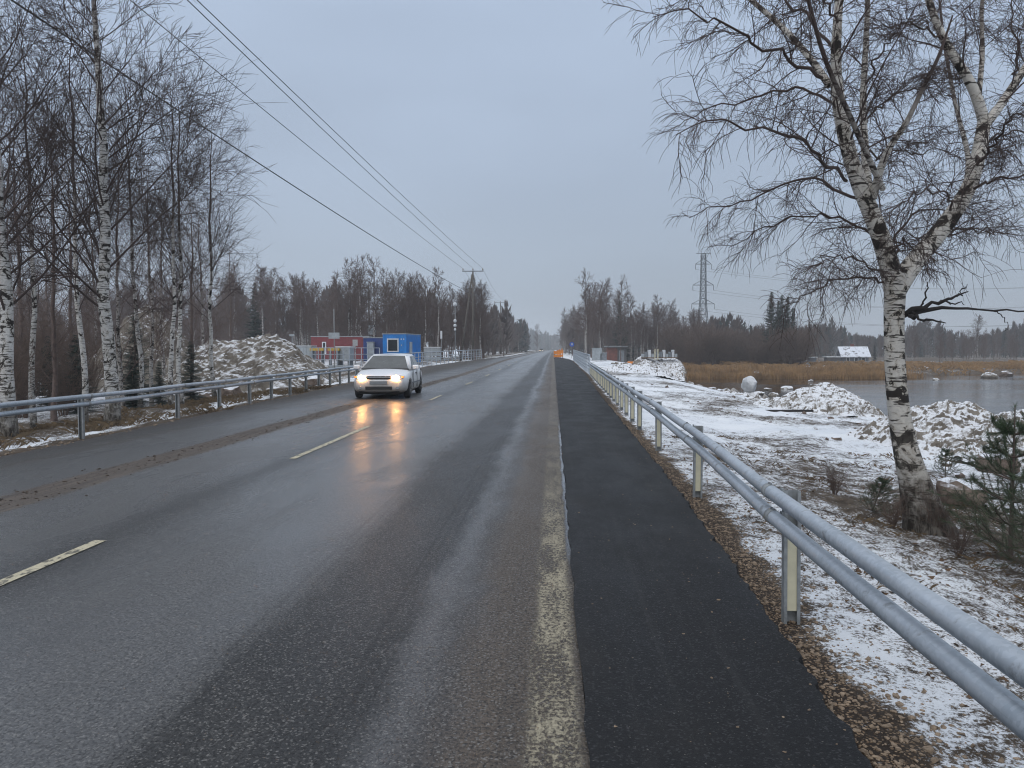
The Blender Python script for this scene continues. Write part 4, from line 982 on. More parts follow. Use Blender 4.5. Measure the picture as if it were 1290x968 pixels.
def litter():                         # brown leaves lying on the bank
    rng = np.random.default_rng(8); n = 3000
    x = 1.9 + rng.random(n) ** 1.2 * 6.5; y = 3 + rng.random(n) * 11; k = fbm(x * 1.3, y * 1.3, 55) > .5; x, y = x[k], y[k]; n = len(x); z = terrain(x, y) + .008
    s = .012 + .02 * rng.random(n); a = rng.random(n) * 6.28; t = rng.normal(size=(n, 4)) * .010
    c, q = np.cos(a) * s, np.sin(a) * s
    V = np.stack([np.stack([x + c, y + q, z + t[:, 0]], -1), np.stack([x - q * .7, y + c * .7, z + t[:, 1]], -1), np.stack([x - c, y - q, z + t[:, 2]], -1), np.stack([x + q * .7, y - c * .7, z + t[:, 3]], -1)], 1).reshape(-1, 3)
    tag(link('leaf_litter', np_mesh('leaf_litter', V, np.arange(4 * n).reshape(-1, 4), False, None, M['leaf_litter'])), 'brown fallen leaves scattered on the snowy bank by the birch', 'leaves', None, 'stuff')
litter()

# ------------------------------------------------------------------ stones
def stone_geo(rng, sub=1):
    b = bmesh.new(); bmesh.ops.create_icosphere(b, subdivisions=sub, radius=1)
    v = np.array([q.co[:] for q in b.verts]); f = np.array([[q.index for q in p.verts] for p in b.faces]); b.free(); return v, f
SV, SF = stone_geo(None, 1)
def stones(name, label, cat, x, y, s, mat, seed, sink=.3, z=None):
    rng = np.random.default_rng(seed); n = len(x); zz = terrain(x, y) if z is None else z
    sc3 = s[:, None] * (.6 + .7 * rng.random((n, 3))); sc3[:, 2] *= .7
    V = SV[None] * (1 + .28 * rng.normal(size=(n, len(SV), 1))) * sc3[:, None]
    a = rng.random(n) * 6.28; c, q = np.cos(a)[:, None], np.sin(a)[:, None]
    X = V[..., 0] * c - V[..., 1] * q + x[:, None]; Y = V[..., 0] * q + V[..., 1] * c + y[:, None]; Z = V[..., 2] + (zz + s * (.7 - 2 * sink) * .5)[:, None]
    o = (np.arange(n) * len(SV))[:, None, None]; f = (SF[None] + o).reshape(-1, 3)
    tag(link(name, np_mesh(name, np.stack([X, Y, Z], -1).reshape(-1, 3), f, False, None, M[mat])), label, cat, None, 'stuff')
r8 = np.random.default_rng(12)
n_ = 5200; yy = 1.5 + r8.random(n_) ** 1.7 * 22; xx = XR(yy) + .01 + np.abs(r8.normal(size=n_)) * .22
stones('gravel', 'loose brown gravel along the right edge of the footpath', 'gravel', xx, yy, .006 + .013 * r8.random(n_) ** 2.5, 'bare_stone', 1)
n_ = 3000; yy = 6 + r8.random(n_) * 40; xx = -5.87 + r8.normal(size=n_) * .20 - (fbm(yy * .2, yy * 0, 2) - .5) * .1
stones('gravel', 'brown grit and mud crumbs in a strip along the oncoming lane', 'gravel', xx, yy, .006 + .016 * r8.random(n_) ** 4, 'mud', 2, z=zr(yy))
n_ = 4500; yy = 1.6 + r8.random(n_) ** 1.4 * 12; xx = XR(yy) + .15 + r8.random(n_) ** 1.3 * 3.2
stones('gravel', 'small dark stones showing through the snow beside the right barrier', 'gravel', xx, yy, .004 + .009 * r8.random(n_) ** 4, 'bare_stone', 7)
n_ = 260; yy = 2.5 + r8.random(n_) ** 1.5 * 14; xx = SEAM + r8.random(n_) ** .6 * (XR(yy) - SEAM)
stones('gravel', 'stray grit on the dark footpath', 'gravel', xx, yy, .003 + .006 * r8.random(n_) ** 3, 'bare_stone', 8, z=zr(yy) + .014)
n_ = 900; yy = 9 + r8.random(n_) * 34; xx = XL(yy) + .12 - np.abs(r8.normal(size=n_)) * .6
stones('gravel', 'grit and stones at the foot of the left barrier', 'gravel', xx, yy, .012 + .035 * r8.random(n_) ** 4, 'bare_stone', 3, z=np.maximum(terrain(xx, yy), np.where(xx > XL(yy), zr(yy), -9)))
n_ = 560; yy = 44 + r8.random(n_) * 52; xx = XS(yy) - r8.random(n_) ** 1.3 * 6.5 + .5
xx = np.where(yy < 58, np.minimum(xx, 13), xx)
stones('riprap', 'heap of snow dusted broken rock along the water below the bridge', 'rubble', xx, yy, .12 + .34 * r8.random(n_) ** 2, 'snow_rock', 4)
n_ = 260; yy = 10 + r8.random(n_) * 36; xx = 5 + r8.random(n_) * 12; 
stones('rubble', 'small stones lying about on the snowy flat', 'rubble', xx, yy, .03 + .10 * r8.random(n_) ** 4, 'boulder', 5)

def mound(label, cx, cy, rx, ry, H, seed, rz=0, ridge=0.0, mat='snow_rock', skew=(0, 0), chunk=.22, name='rubble_mound', zb=None, n=130, sharp=1.15):
    rng = np.random.default_rng(seed); g = np.linspace(-1, 1, n); U, W = np.meshgrid(g, g)
    r = np.sqrt((U - skew[0] * (1 - np.abs(U))) ** 2 + (W - skew[1] * (1 - np.abs(W))) ** 2) * (1 + (fbm(U * 2.2 + seed, W * 2.2, seed) - .5) * .55)
    if ridge: r = np.sqrt((np.maximum(np.abs(U) - ridge, 0) / (1 - ridge)) ** 2 + W ** 2) * (1 + (fbm(U * 2.2 + seed, W * 2.2, seed) - .5) * .55)
    h = np.clip(1 - r ** sharp, -.35, 1)
    k = 1100; sx = rng.random((k, 2)) * 2 - 1; off = rng.normal(size=k); gx = rng.normal(size=(k, 2)) * 1.6
    d = (U.ravel()[:, None] - sx[:, 0]) ** 2 + (W.ravel()[:, None] - sx[:, 1]) ** 2; i = d.argmin(1)
    ch = (off[i] * .5 + gx[i, 0] * (U.ravel() - sx[i, 0]) * 4 + gx[i, 1] * (W.ravel() - sx[i, 1]) * 4).reshape(U.shape)
    Z = H * h + .62 * chunk * ch * np.clip(h * 4 + .5, 0, 1) + (fbm(U * 14, W * 14, seed + 3) - .5) * .12 * H * np.clip(h * 4, 0, 1)
    Z = np.where(h < -.02, -.7, Z)
    c, s = math.cos(rz), math.sin(rz); X = (U * rx * c - W * ry * s); Y = (U * rx * s + W * ry * c)
    idx = np.arange(n * n).reshape(n, n); f = np.stack([idx[:-1, :-1], idx[:-1, 1:], idx[1:, 1:], idx[1:, :-1]], -1).reshape(-1, 4)
    Z = Z + terrain(X + cx, Y + cy, False)
    V = np.stack([X, Y, Z], -1).reshape(-1, 3)
    hm = (h > -.25).ravel(); f = f[hm[f].all(1)]
    u, inv = np.unique(f, return_inverse=True)
    me = np_mesh(name, V[u], inv.reshape(f.shape), False, None, M[mat])
    o = link(name, me, None, None, (cx, cy, 0)); tag(o, label, 'mound'); return o
mound('snow covered rubble mound with brown earth right end behind the left barrier', px_x(300, 40), 40.5, 5.0, 3.4, 3.05, 31, .12, .35, chunk=.17)
mound('large snow topped soil heap behind the roadside birches', px_x(176, 46), 47, 4.6, 4.0, 5.5, 32, .3, chunk=.16)
mound('low snowy rubble mound at the water, dark slab on its right side', px_x(1036, 30), 30, 2.4, 2.6, 1.25, 33, .1, skew=(.12, 0), chunk=.06)
mound('wide snowy rubble heap right of the big birch trunk', px_x(1222, 17.5), 18.0, 2.4, 2.2, 1.12, 34, .1, .12, chunk=.09)
mound('second snowy rubble heap cut by the right edge of the photo', px_x(1310, 16), 16.6, 1.9, 2.0, 1.12, 35, .4, chunk=.09)
mound('low snowy bank of broken rock beside the bridge railing', px_x(812, 66), 68, 3.6, 12, .45, 36, 0, chunk=.14)
mound('brown earth bank topped by crates right of the brick shed', px_x(834, 98), 99, 3.6, 6.0, .40 - gz(px_x(834, 98), 99), 37, .0, .45, chunk=.10, sharp=2.2)
def boulder(label, x, y, s, seed, mat='boulder', z=None, flat=.75):
    rng = np.random.default_rng(seed); V, Fc = stone_geo(None, 3)
    for _ in range(9):
        nrm = rng.normal(size=3); nrm /= np.linalg.norm(nrm); d = V @ nrm; lim = (.54 if mat == 'white_paint' else .62) + .25 * rng.random(); over = np.maximum(d - lim, 0); V = V - over[:, None] * nrm * .92
    V = V * (1 + .04 * rng.normal(size=(len(V), 1))) * np.array([s * (1 + .3 * rng.random()), s * (.8 + .3 * rng.random()), s * flat])
    o = link('boulder', np_mesh('boulder', V, Fc, False, None, M[mat]), None, None, (x, y, (gz(x, y) if z is None else z) + s * flat * .45)); o.rotation_euler = (0, 0, rng.random() * 6); tag(o, label, 'boulder')
p = at_d(1210, 620, 10.6); boulder('flat topped brown boulder with a cap of snow right of the big birch', p.x, 10.6, .34, 1)
p = at_d(1260, 560, 14); boulder('snow capped boulder behind the young pine', p.x, 14, .4, 2)
p = at_d(300, 475, 36); boulder('brown boulder at the foot of the rubble mound behind the left barrier', px_x(292, 34.5), 34.5, .6, 3); boulder('smaller brown boulder left of the mound, behind the left barrier', px_x(258, 34), 34, .42, 4)
boulder('rust brown boulder at the right foot of the left rubble mound', px_x(392, 39), 39, .55, 14)
boulder('white snow covered boulder standing in the water before the reeds', px_x(945, 68), 68, .72, 5, 'white_paint', WATER - .25, 1.45)
for i, (px, d, s, lb) in enumerate(((1035, 80, .28, 'dark rock in the water before the reeds'), (1180, 92, .35, 'small pale rock in the open water'), (1247, 100, .9, 'large snow capped rock in the water at the right'), (1268, 106, .9, 'dark rock in the water furthest right'), (957, 62, .45, 'pale rock at the near waterline below the bridge'), (975, 60, .4, 'snowy rock at the near waterline, left of the low mound'))):
    boulder(lb, px_x(px, d), d, s, 20 + i, 'snow_rock' if i != 3 else 'boulder', WATER - .05, .6)
for i, (px, py, d, s) in enumerate(((1022, 470, 88, .35), (968, 474, 69, .38), (992, 475, 71, .5))):
    boulder(('snowy rock in front of the reed bed', 'low snowy rock right of the white boulder', 'flat snowy rock further right of the white boulder')[i], px_x(px, d), d, s, 40 + i, 'snow_rock', WATER - .05, .5)
n_ = 90; yy = 119 + r8.random(n_) * 12; xx = 34 + r8.random(n_) * 24
stones('rubble', 'snowy rocks piled along the far shore below the house', 'rubble', xx, yy, .25 + .6 * r8.random(n_) ** 2, 'snow_rock', 6)

# --- young pine, sprigs and shrubs on the right bank
def pine():
    rng = np.random.default_rng(77); H = 1.55; n = 10; s = np.linspace(0, 1, n)
    tr = np.zeros((1, n, 3)); tr[0, :, 2] = s * H - .06; rt = (.022 * (1 - s) + .005)[None]
    b, r = [], []
    P = []; Rr = []
    for w_ in range(6):
        zc = .12 + .22 * w_
        for k in range(7):
            a = k * 6.283 / 7 + rng.random() * .6; L = (.62 - .09 * w_) * (.75 + .5 * rng.random()); q = np.linspace(0, 1, 7)
            P.append(np.stack([np.cos(a) * L * q, np.sin(a) * L * q, zc + L * (.15 * q + .42 * q ** 2)], -1)); Rr.append(.008 * (1 - q) + .003)
    P = np.array(P); Rr = np.array(Rr)
    b2, r2 = spawn(rng, P, Rr, 5, .3, .95, lambda t: .45 + 0 * t, (30, 55), 5, .25, .06, .7, .002)
    leader = np.concatenate([tr[:, 5:], ], 0)
    V = []; o = 0
    def needles(Q, per, ln, t0):
        B, m, _ = Q.shape; pi = np.repeat(np.arange(B), per); t = t0 + (1 - t0) * rng.random(len(pi)); f = t * (m - 1); i = np.minimum(f.astype(int), m - 2); fr = (f - i)[:, None]
        pos = Q[pi, i] * (1 - fr) + Q[pi, i + 1] * fr; T = Q[pi, i + 1] - Q[pi, i]; T /= np.linalg.norm(T, axis=1, keepdims=True)
        d = T * .9 + rng.normal(size=pos.shape) * .55; d /= np.linalg.norm(d, axis=1, keepdims=True); tip = pos + d * (ln * (.7 + .6 * rng.random(len(pi))))[:, None]
        sd = np.cross(d, rng.normal(size=d.shape)); sd /= np.linalg.norm(sd, axis=1, keepdims=True); sd *= .0016
        return np.stack([pos - sd, pos + sd, tip], 1).reshape(-1, 3)
    nd = np.concatenate([needles(P, 190, .06, .25), needles(b2, 90, .06, .1), needles(tr[:, 4:], 500, .07, .1)])
    x, y = px_x(1281, 7.6), 7.6
    root = empty('pine_sapling', (x, y, gz(x, y))); tag(root, 'young green pine beside the right edge of the photo', 'tree')
    tv = join([tubes(tr, rt, 7), tubes(P, Rr, 5), tubes(b2, r2, 4)])
    link('trunk', np_mesh('trunk', tv[0], tv[1], True, None, M['alder_bark']), None, root)
    link('crown', np_mesh('crown', nd, np.arange(len(nd)).reshape(-1, 3), False, None, M['pine_green']), None, root)
    c = copy_tree(root); c.location = (px_x(1330, 6.9), 6.9, gz(px_x(1330, 6.9), 6.9)); c.scale = (.8,) * 3; c.rotation_euler = (0, 0, 2); tag(c, 'lower pine sapling cut off by the right edge of the photo')
    c = copy_tree(root); c.location = (px_x(1102, 9.4), 9.4, gz(px_x(1102, 9.4), 9.4) - .05); c.scale = (.34,) * 3; c.rotation_euler = (.3, 0, 1); tag(c, 'low dark evergreen sprig left of the big birch base')
    c = copy_tree(root); c.location = (px_x(1195, 13), 13, gz(px_x(1195, 13), 13)); c.scale = (.36,) * 3; c.rotation_euler = (0, 0, 1); tag(c, 'small pine seedling between birch trunk and rubble heap')
pine()
for i, (px, d, s, lab) in enumerate(((1182, 8.4, .24, 'thin bare shrub rising at the right foot of the big birch'), (1055, 10.5, .17, 'single thin twiggy sapling left of the big birch'), (1215, 7.6, .16, 'low bare brush between the birch base and the young pine'), (1130, 8.5, .14, 'low dark brush at the left foot of the big birch'))):
    place(ps_near[i % 2], px_x(px, d), d, s, i * 1.3, lab)

# ------------------------------------------------------------------ power line, pylon
def pole(label, x, y, ztop, brace=False, arm=1.3, zb=None):
    g = gz(x, y) if zb is None else zb; root = empty('utility_pole', (x, y, g)); h = ztop - g; tag(root, label, 'utility pole')
    MB().tube([(0, 0, -.5), (0, 0, h)], [.16, .10], 10).build('pole_shaft', M['pole_wood'], root)
    if brace: MB().tube([(-1.75, .3, -.5), (-.1, 0, h * .97)], [.15, .10], 10).build('brace', M['pole_wood'], root); MB().box(-.9, .1, -.06, .06, h * .80, h * .80 + .12).build('cross_tie', M['pole_wood'], root)
    if arm:
        MB().box(-arm - .1, arm + .1, -.09, -.01 + .0, h - .02, h + .10).build('crossarm', M['mid_grey'], root)
        for k in (-1, 0, 1): MB().tube([(k * arm, -.05, h + .10), (k * arm, -.05, h + .22), (k * arm, -.05, h + .30), (k * arm, -.05, h + .40)], [.02, .07, .045, .06], 8).build('insulator', M['timber_brown'], root)
    return root
PT = 12.1
pole('double legged wooden pole with crossarm by the left bridge railing', -10.55, 100, PT - .3, True)
pole('single wooden pole with crossarm behind the braced pole', -12.0, 173, 12.1)
pole('smaller looking wooden pole far along the left of the road', -13.9, 270, 11.9)
pole('most distant wooden pole on the left of the road', -15, 380, 12)
tp = pole('wooden pole carrying a grey transformer above the site cabins', -27.3, 112, 1.65 + 76 * 112 / 960, False, .9)
MB().box(-.1, .9, -.5, .4, 3.9, 5.3, .05).build('transformer', M['light_grey'], tp); MB().box(-.9, -.3, -.1, .1, 5.9, 6.1).build('bracket', M['mid_grey'], tp)
def wire(label, A, B, sag, r, n=26, name='power_line'):
    A, B = Vector(A), Vector(B)
    pts = [A.lerp(B, k / n) - Vector((0, 0, sag * 4 * (k / n) * (1 - k / n))) for k in range(n + 1)]
    o = MB().tube(pts, r, 5).build(name, M['wire_metal']); tag(o, label, 'wire'); return o
def thru(B, px, d, y_end):             # the straight line from B through the point above pixel (px,0)
    p = at_d(px, 0, d); t = (y_end - B.y) / (p.y - B.y); return B.lerp(p, t)
for (bx, px, lab, d, top) in ((-11.85, 180, 'leftmost of the three thin wires above the road', 20.5, PT + .1), (-10.55, 250, 'middle one of the three thin wires above the road', 20.2, PT + .15), (-9.25, 262, 'rightmost of the three thin wires above the road', 20.8, PT + .1)):
    B = Vector((bx, 100, top)); wire(lab, thru(B, px, d, -12), B, .35, .014)
for k, lab in ((-1.3, 'left far wire between the braced pole and the next pole'), (0, 'middle far wire between the braced pole and the next pole'), (1.3, 'right far wire between the braced pole and the next pole')):
    wire(lab, (-10.55 + k, 100, PT + .1), (-12 + k, 173, 12.5), 1.0, .014)
B = Vector((-10.7, 100, 8.9)); A = thru(B, 38, 17.5, 2); wire('thick black cable sagging in front of the left birches', A, B, .55, .024, 40)
def pylon(x, y, ztop):
    g = gz(x, y); H = ztop - g; root = empty('lattice_pylon', (x, y, g)); tag(root, 'grey steel lattice pylon with three pairs of arms behind the trees', 'pylon')
    def hw(z): return 2.4 - 1.5 * min(1, z / (H * .55)) if z < H * .55 else .9 - .25 * (z - H * .55) / (H * .45)
    lv = [0, .12, .23, .33, .42, .5, .57, .64, .70, .76, .82, .88, .94, 1.0]; m = MB()
    for sx in (-1, 1):
        for sy in (-1, 1): m.tube([(sx * hw(l * H), sy * hw(l * H), l * H) for l in lv], .11, 5)
    m.build('leg_frame', M['steel_lattice'], root)
    m = MB()
    for a, b in zip(lv, lv[1:]):
        A_, B_ = hw(a * H), hw(b * H)
        for s in (-1, 1):
            m.tube([(-A_, s * A_, a * H), (B_, s * B_, b * H)], .06, 4); m.tube([(A_, s * A_, a * H), (-B_, s * B_, b * H)], .06, 4)
            m.tube([(s * A_, -A_, a * H), (s * B_, B_, b * H)], .06, 4); m.tube([(s * A_, A_, a * H), (s * B_, -B_, b * H)], .06, 4)
            m.tube([(-B_, s * B_, b * H), (B_, s * B_, b * H)], .06, 4)
    m.build('bracing', M['steel_lattice'], root)
    for fz, wd in ((.52, 3.6), (.70, 3.3), (.90, 2.5)):
        m = MB(); z = fz * H
        for s in (-1, 1):
            for q in (-1, 1): m.tube([(0, q * .6, z), (s * wd, 0, z)], .09, 4); m.tube([(0, q * .5, z + 1.9), (s * wd, 0, z)], .07, 4)
        m.build('crossarm', M['steel_lattice'], root)
        for s in (-1, 1): MB().tube([(s * wd, 0, z), (s * wd, 0, z - 1.7)], .09, 6).build('insulator', M['steel_lattice'], root)
    MB().tube([(-2.4, 0, H), (2.4, 0, H)], .09, 4).build('top_bar', M['steel_lattice'], root)
    return root, H, g
PX, PY = px_x(885, 250), 250; _, PH, PG = pylon(PX, PY, 1.65 + 118 * 250 / 960)
for fz, wd, nm in ((.52, 3.6, 'lowest'), (.70, 3.3, 'middle'), (.90, 2.5, 'highest')):
    for s, sd in ((-1, 'left'), (1, 'right')):
        wire(f'faint high voltage wire from the {nm} {sd} arm of the pylon', (PX + s * wd, PY, PG + fz * PH - 1.7), (PX + 190 + s * 3, PY + 40, PG + fz * PH + 2), 7, .03)

# ------------------------------------------------------------------ site cabins and equipment on the left
def cabin(name, label, x, y, z, wx, wy, h, mat, rz=0, windows=(), door=None, cat='site cabin', roof='light_grey'):
    root = empty(name, (x, y, z), rz); tag(root, label, cat)
    m = MB(); m.box(-wx / 2, wx / 2, -wy / 2, wy / 2, 0, h, .03)
    for k in range(int(wx / .28)):
        xx = -wx / 2 + .16 + k * .28
        if xx < wx / 2 - .12: m.box(xx - .05, xx + .05, -wy / 2 - .03, -wy / 2 + .01, .15, h - .18)
    for k in range(int(wy / .28)):
        yq = -wy / 2 + .16 + k * .28
        if yq < wy / 2 - .12: m.box(wx / 2 - .01, wx / 2 + .03, yq - .05, yq + .05, .15, h - .18)
    m.build('wall', M[mat], root)
    MB().box(-wx / 2 - .04, wx / 2 + .04, -wy / 2 - .05, wy / 2 + .05, h + .002, h + .08).build('roof', M[roof], root)
    for (cx, cz, w_, h_) in windows:
        o = MB().box(cx - w_ / 2, cx + w_ / 2, -wy / 2 - .075, -wy / 2 - .033, cz - h_ / 2, cz + h_ / 2).build('window_frame', M['white_paint'], root)
        MB().box(cx - w_ / 2 + .12, cx + w_ / 2 - .12, -wy / 2 - .085, -wy / 2 - .07, cz - h_ / 2 + .12, cz + h_ / 2 - .12).build('pane', M['dark_glass'], o)
    if door:
        y0, w_, h_, dm = door; o = MB().box(wx / 2 + .032, wx / 2 + .075, y0 - w_ / 2, y0 + w_ / 2, .05, h_).build('door', M[dm], root)
        MB().box(wx / 2 + .076, wx / 2 + .09, y0 - w_ / 2 + .1, y0 - w_ / 2 + .16, h_ * .45, h_ * .5).build('handle', M['mid_grey'], o)
    return root
bc = cabin('site_cabin', 'bright blue site cabin with a white framed window in its end', px_x(498, 75) + .1, 78, .28, 2.45, 5.2, 2.85, 'cabin_blue', R(-6), ((-.15, 1.75, 1.2, 1.35),), (-1.2, .9, 2.1, 'light_grey'))
for k, (dx, dz) in enumerate(((.72, 2.35), (.98, 2.35), (.74, 1.75))): MB().box(dx - .05, dx + .05, -2.66, -2.63, dz - .07, dz + .07).build('notice', M['white_paint' if k < 2 else 'light_grey'], bc)
cabin('site_cabin', 'dark blue cabin tucked between red cabin and bright blue cabin', px_x(476, 86), 87, .28, 2.6, 5, 2.6, 'cabin_navy', 0, (), None)
rc = cabin('site_cabin', 'long dark red site cabin behind the white railing', px_x(428, 92), 93, .28, 7.0, 2.5, 2.85, 'cabin_red', R(4), ((-1.9, 1.5, .5, 1.5), (.1, 1.2, .4, .9)), None)
cabin('steel_cupboard', 'grey steel cupboard standing between red and dark blue cabins', px_x(467, 84), 84, .28, .7, .7, 2.1, 'light_grey', 0, (), None, 'cupboard')
def skip(label, px, d, w_, h, mat, py_top):
    x = px_x(px, d); z = 1.65 - (py_top - 440) * d / 960 - h; root = empty('equipment_container', (x, d, z)); tag(root, label, 'container')
    m = MB(); m.box(-w_ / 2, w_ / 2, -.8, .8, .1, h - .09, .03)
    for k in range(5): m.box(-w_ / 2 + (k + .5) * w_ / 5 - .04, -w_ / 2 + (k + .5) * w_ / 5 + .04, -.84, -.79, .15, h - .15)
    m.build('body', M[mat], root); MB().box(-w_ / 2 - .05, w_ / 2 + .05, -.87, .87, h - .088, h).build('lid', M['white_paint'], root)
    for s in (-1, 1): MB().box(s * w_ * .35 - .08, s * w_ * .35 + .08, -.7, .7, -.5, .098).build('foot', M['mid_grey'], root)
skip('grey container with white lid in front of the red cabin', 435, 72, 1.35, 1.5, 'light_grey', 436.5)
skip('pale grey container at the left end of the red cabin', 385, 72, 1.6, 1.7, 'light_grey', 435.5)
for px, d, ln, lab in ((400, 71, 1.3, 'yellow beam stack left, before the red cabin'), (421, 71, 1.1, 'yellow beam stack right, before the red cabin')):
    x = px_x(px, d); root = empty('beam_stack', (x, d, 1.65 - .4 * d / 960 - .0)); tag(root, lab, 'beams')
    for k in range(3): MB().box(-ln / 2, ln / 2, -.3 + k * .22, -.12 + k * .22, -.12, .12).build('beam', M['yellow_paint'], root)
    for s in (-1, 1): MB().box(s * ln * .35 - .05, s * ln * .35 + .05, -.3, .33, -1.5, -.122).build('support', M['mid_grey'], root)
def sign(label, px, d, py0, py1, w_, h_, mat='plate_white', pole_top=None, name='sign', backs=True, cat='sign'):
    x = px_x(px, d); g = gz(x, d); root = empty(name, (x, d, g)); tag(root, label, cat)
    z1 = 1.65 - (py0 - 440) * d / 960 - g
    MB().tube([(0, .04, -.3), (0, .04, (z1 if pole_top is None else 1.65 - (pole_top - 440) * d / 960 - g))], .035, 8).build('sign_post', M['galvanised_dull'], root)
    MB().box(-w_ / 2, w_ / 2, -.02, .0, z1 - h_, z1, .008).build('sign_plate', M[mat], root); return root
sign('blank pale sign board on a tall thin post before the red cabin', 421, 62, 419, 0, .92, .50, 'light_grey', 389)
sg = sign('small white sign on a post at the right part of the red cabin', 447.5, 50, 428, 0, .34, .42, 'plate_white', None)
for zz in (.12, .22): MB().box(-.02, .02, -.026, -.021, 2.0 - zz, 2.06 - zz).build('sign_mark', M['black_plastic'], sg)
sign('small pale sign on a post at the far left of the site', 368, 60, 421, 0, .42, .16, 'light_grey')
# lamp heads and meter boxes standing along the railing
sign('narrow white box sign on a post behind the left bridge railing', 556, 98, 417, 0, .25, 1.0, 'white_paint', None)
x = px_x(573.5, 97); lp = empty('signal_post', (x, 97, gz(x, 97))); tag(lp, 'slim post with round white lamps left of the braced pole', 'lamp post')
MB().tube([(0, 0, -.3), (0, 0, 7.6)], .05, 8).build('post', M['galvanised_dull'], lp)
for zz, rr in ((7.3, .24), (5.2, .2), (4.6, .2), (4.1, .16)): MB().tube([(0, -.16, zz - rr), (0, -.16, zz - rr * .5), (0, -.16, zz + rr * .5), (0, -.16, zz + rr)], [rr * .5, rr, rr, rr * .5], 12).build('lamp_head', M['white_paint'], lp)
fence_run('white pipe railing on the little jetty before the red cabin', (px_x(393, 64), 64, .25), (px_x(478, 66), 66, .25), 1.5, 11, 'galvanised', (.5, .95, 1.5))
mbx = empty('concrete_wall', (px_x(420, 63), 66.2, -.4)); tag(mbx, 'low grey concrete wall under the white pipe railing', 'wall'); MB().box(-3.2, 3.4, -.2, .2, -.6, .62, .03).build('wall_block', M['light_grey'], mbx)
x = px_x(545, 96); gp = empty('pallet_stack', (x, 96, gz(x, 96))); tag(gp, 'snow covered pale stack behind the left bridge railing', 'stack')
for k in range(3): MB().box(-1.0, 1.0, -.6, .6, k * .55, k * .55 + .45, .03).build('crate', M['light_grey'], gp)
MB().box(-1.05, 1.05, -.65, .65, 1.6, 1.72, .05).build('snow_cap', M['white_paint'], gp)

# ------------------------------------------------------------------ roadworks and buildings on the right
def barrier(x, y, label, w_=.9, h=1.1):
    root = empty('road_barrier', (x, y, float(zr(y)))); tag(root, label, 'road barrier', None)
    MB().box(-w_ / 2, w_ / 2, -.03, .03, h * .55, h * .95, .01).build('panel', M['orange_paint'], root); MB().box(-w_ / 2, w_ / 2, -.03, .03, h * .18, h * .46, .01).build('panel', M['orange_paint'], root)
    for s in (-1, 1): MB().box(s * w_ * .4 - .03, s * w_ * .4 + .03, .032, .08, 0, h).build('leg', M['mid_grey'], root); MB().box(s * w_ * .4 - .06, s * w_ * .4 + .06, -.3, .3, .002, .08).build('foot', M['black_plastic'], root)
    MB().tube([(w_ * .3, 0, h * .95), (w_ * .3, 0, h * 1.15)], .08, 8).build('warning_lamp', M['orange_paint'], root)
barrier(.55, 104, 'orange road barrier standing on the far end of the footpath, left', 1.0, 1.1); barrier(.95, 108, 'orange road barrier just behind the other at the footpath end', .9, 1.2)
bs = empty('round_sign', (2.85, 118, gz(2.85, 118))); tag(bs, 'round blue road sign on a post where the bridge ends', 'road sign')
MB().tube([(0, .03, -.3), (0, .03, 2.5)], .035, 8).build('sign_post', M['galvanised_dull'], bs); MB().tube([(0, -.03, 2.15), (0, .0, 2.15)], .36, 24).build('sign_plate', M['blue_sign'], bs); MB().box(-.10, .14, -.036, -.031, 2.02, 2.32).build('sign_symbol', M['plate_white'], bs)
def shed():
    x, y = px_x(777, 128), 130; g = gz(x, y) + .1; root = empty('brick_shed', (x, y, g)); tag(root, 'low flat roofed shed with red brick left half and grey front', 'shed')
    MB().box(-1.6, .15, -1.5, 1.5, -.5, 2.45).build('brick_wall', M['brick_red'], root); MB().box(.153, 1.7, -1.35, 1.5, -.5, 2.4).build('timber_wall', M['timber_grey'], root)
    MB().box(.45, 1.3, -1.40, -1.352, -.1, 2.0).build('door', M['mid_grey'], root); MB().box(-1.9, 1.95, -1.8, 1.7, 2.452, 2.68).build('roof', M['timber_grey'], root)
    MB().box(-1.85, 1.9, -1.75, 1.65, 2.682, 2.74).build('roof_snow', M['roof_snow'], root)
shed()
def utility_box(label, px, d, w_, h, mat, py_b):
    x = px_x(px, d); g = gz(x, d); root = empty('equipment_cabinet', (x, d, g)); tag(root, label, 'cabinet')
    MB().box(-w_ / 2, w_ / 2, -.4, .4, .12, h, .03).build('body', M[mat], root); MB().box(-w_ / 2 - .06, w_ / 2 + .06, -.46, .46, h + .002, h + .08).build('lid', M['light_grey'], root)
    for s in (-1, 1): MB().box(s * w_ * .25 - w_ * .2, s * w_ * .25 + w_ * .2, -.43, -.402, .2, h - .1).build('door', M[mat], root)
utility_box('grey equipment cabinet between pale birch and brick shed', 752, 104, 1.3, 1.7, 'light_grey', 450)
utility_box('low grey cabinet beside the taller equipment cabinet', 760, 104, .9, 1.1, 'mid_grey', 450)
x = px_x(795, 122); ex = empty('digger_bucket', (x, 122, gz(x, 122))); tag(ex, 'small orange machine on the snow right of the brick shed', 'machine')
MB().box(-.55, .5, -.4, .4, .25, .85, .08).build('body', M['orange_paint'], ex); MB().tube([(.4, 0, .7), (1.1, 0, .95), (1.6, 0, .5)], .08, 6).build('arm', M['mid_grey'], ex); MB().box(-.7, .6, -.5, .5, .0, .248, .08).build('track', M['black_plastic'], ex)
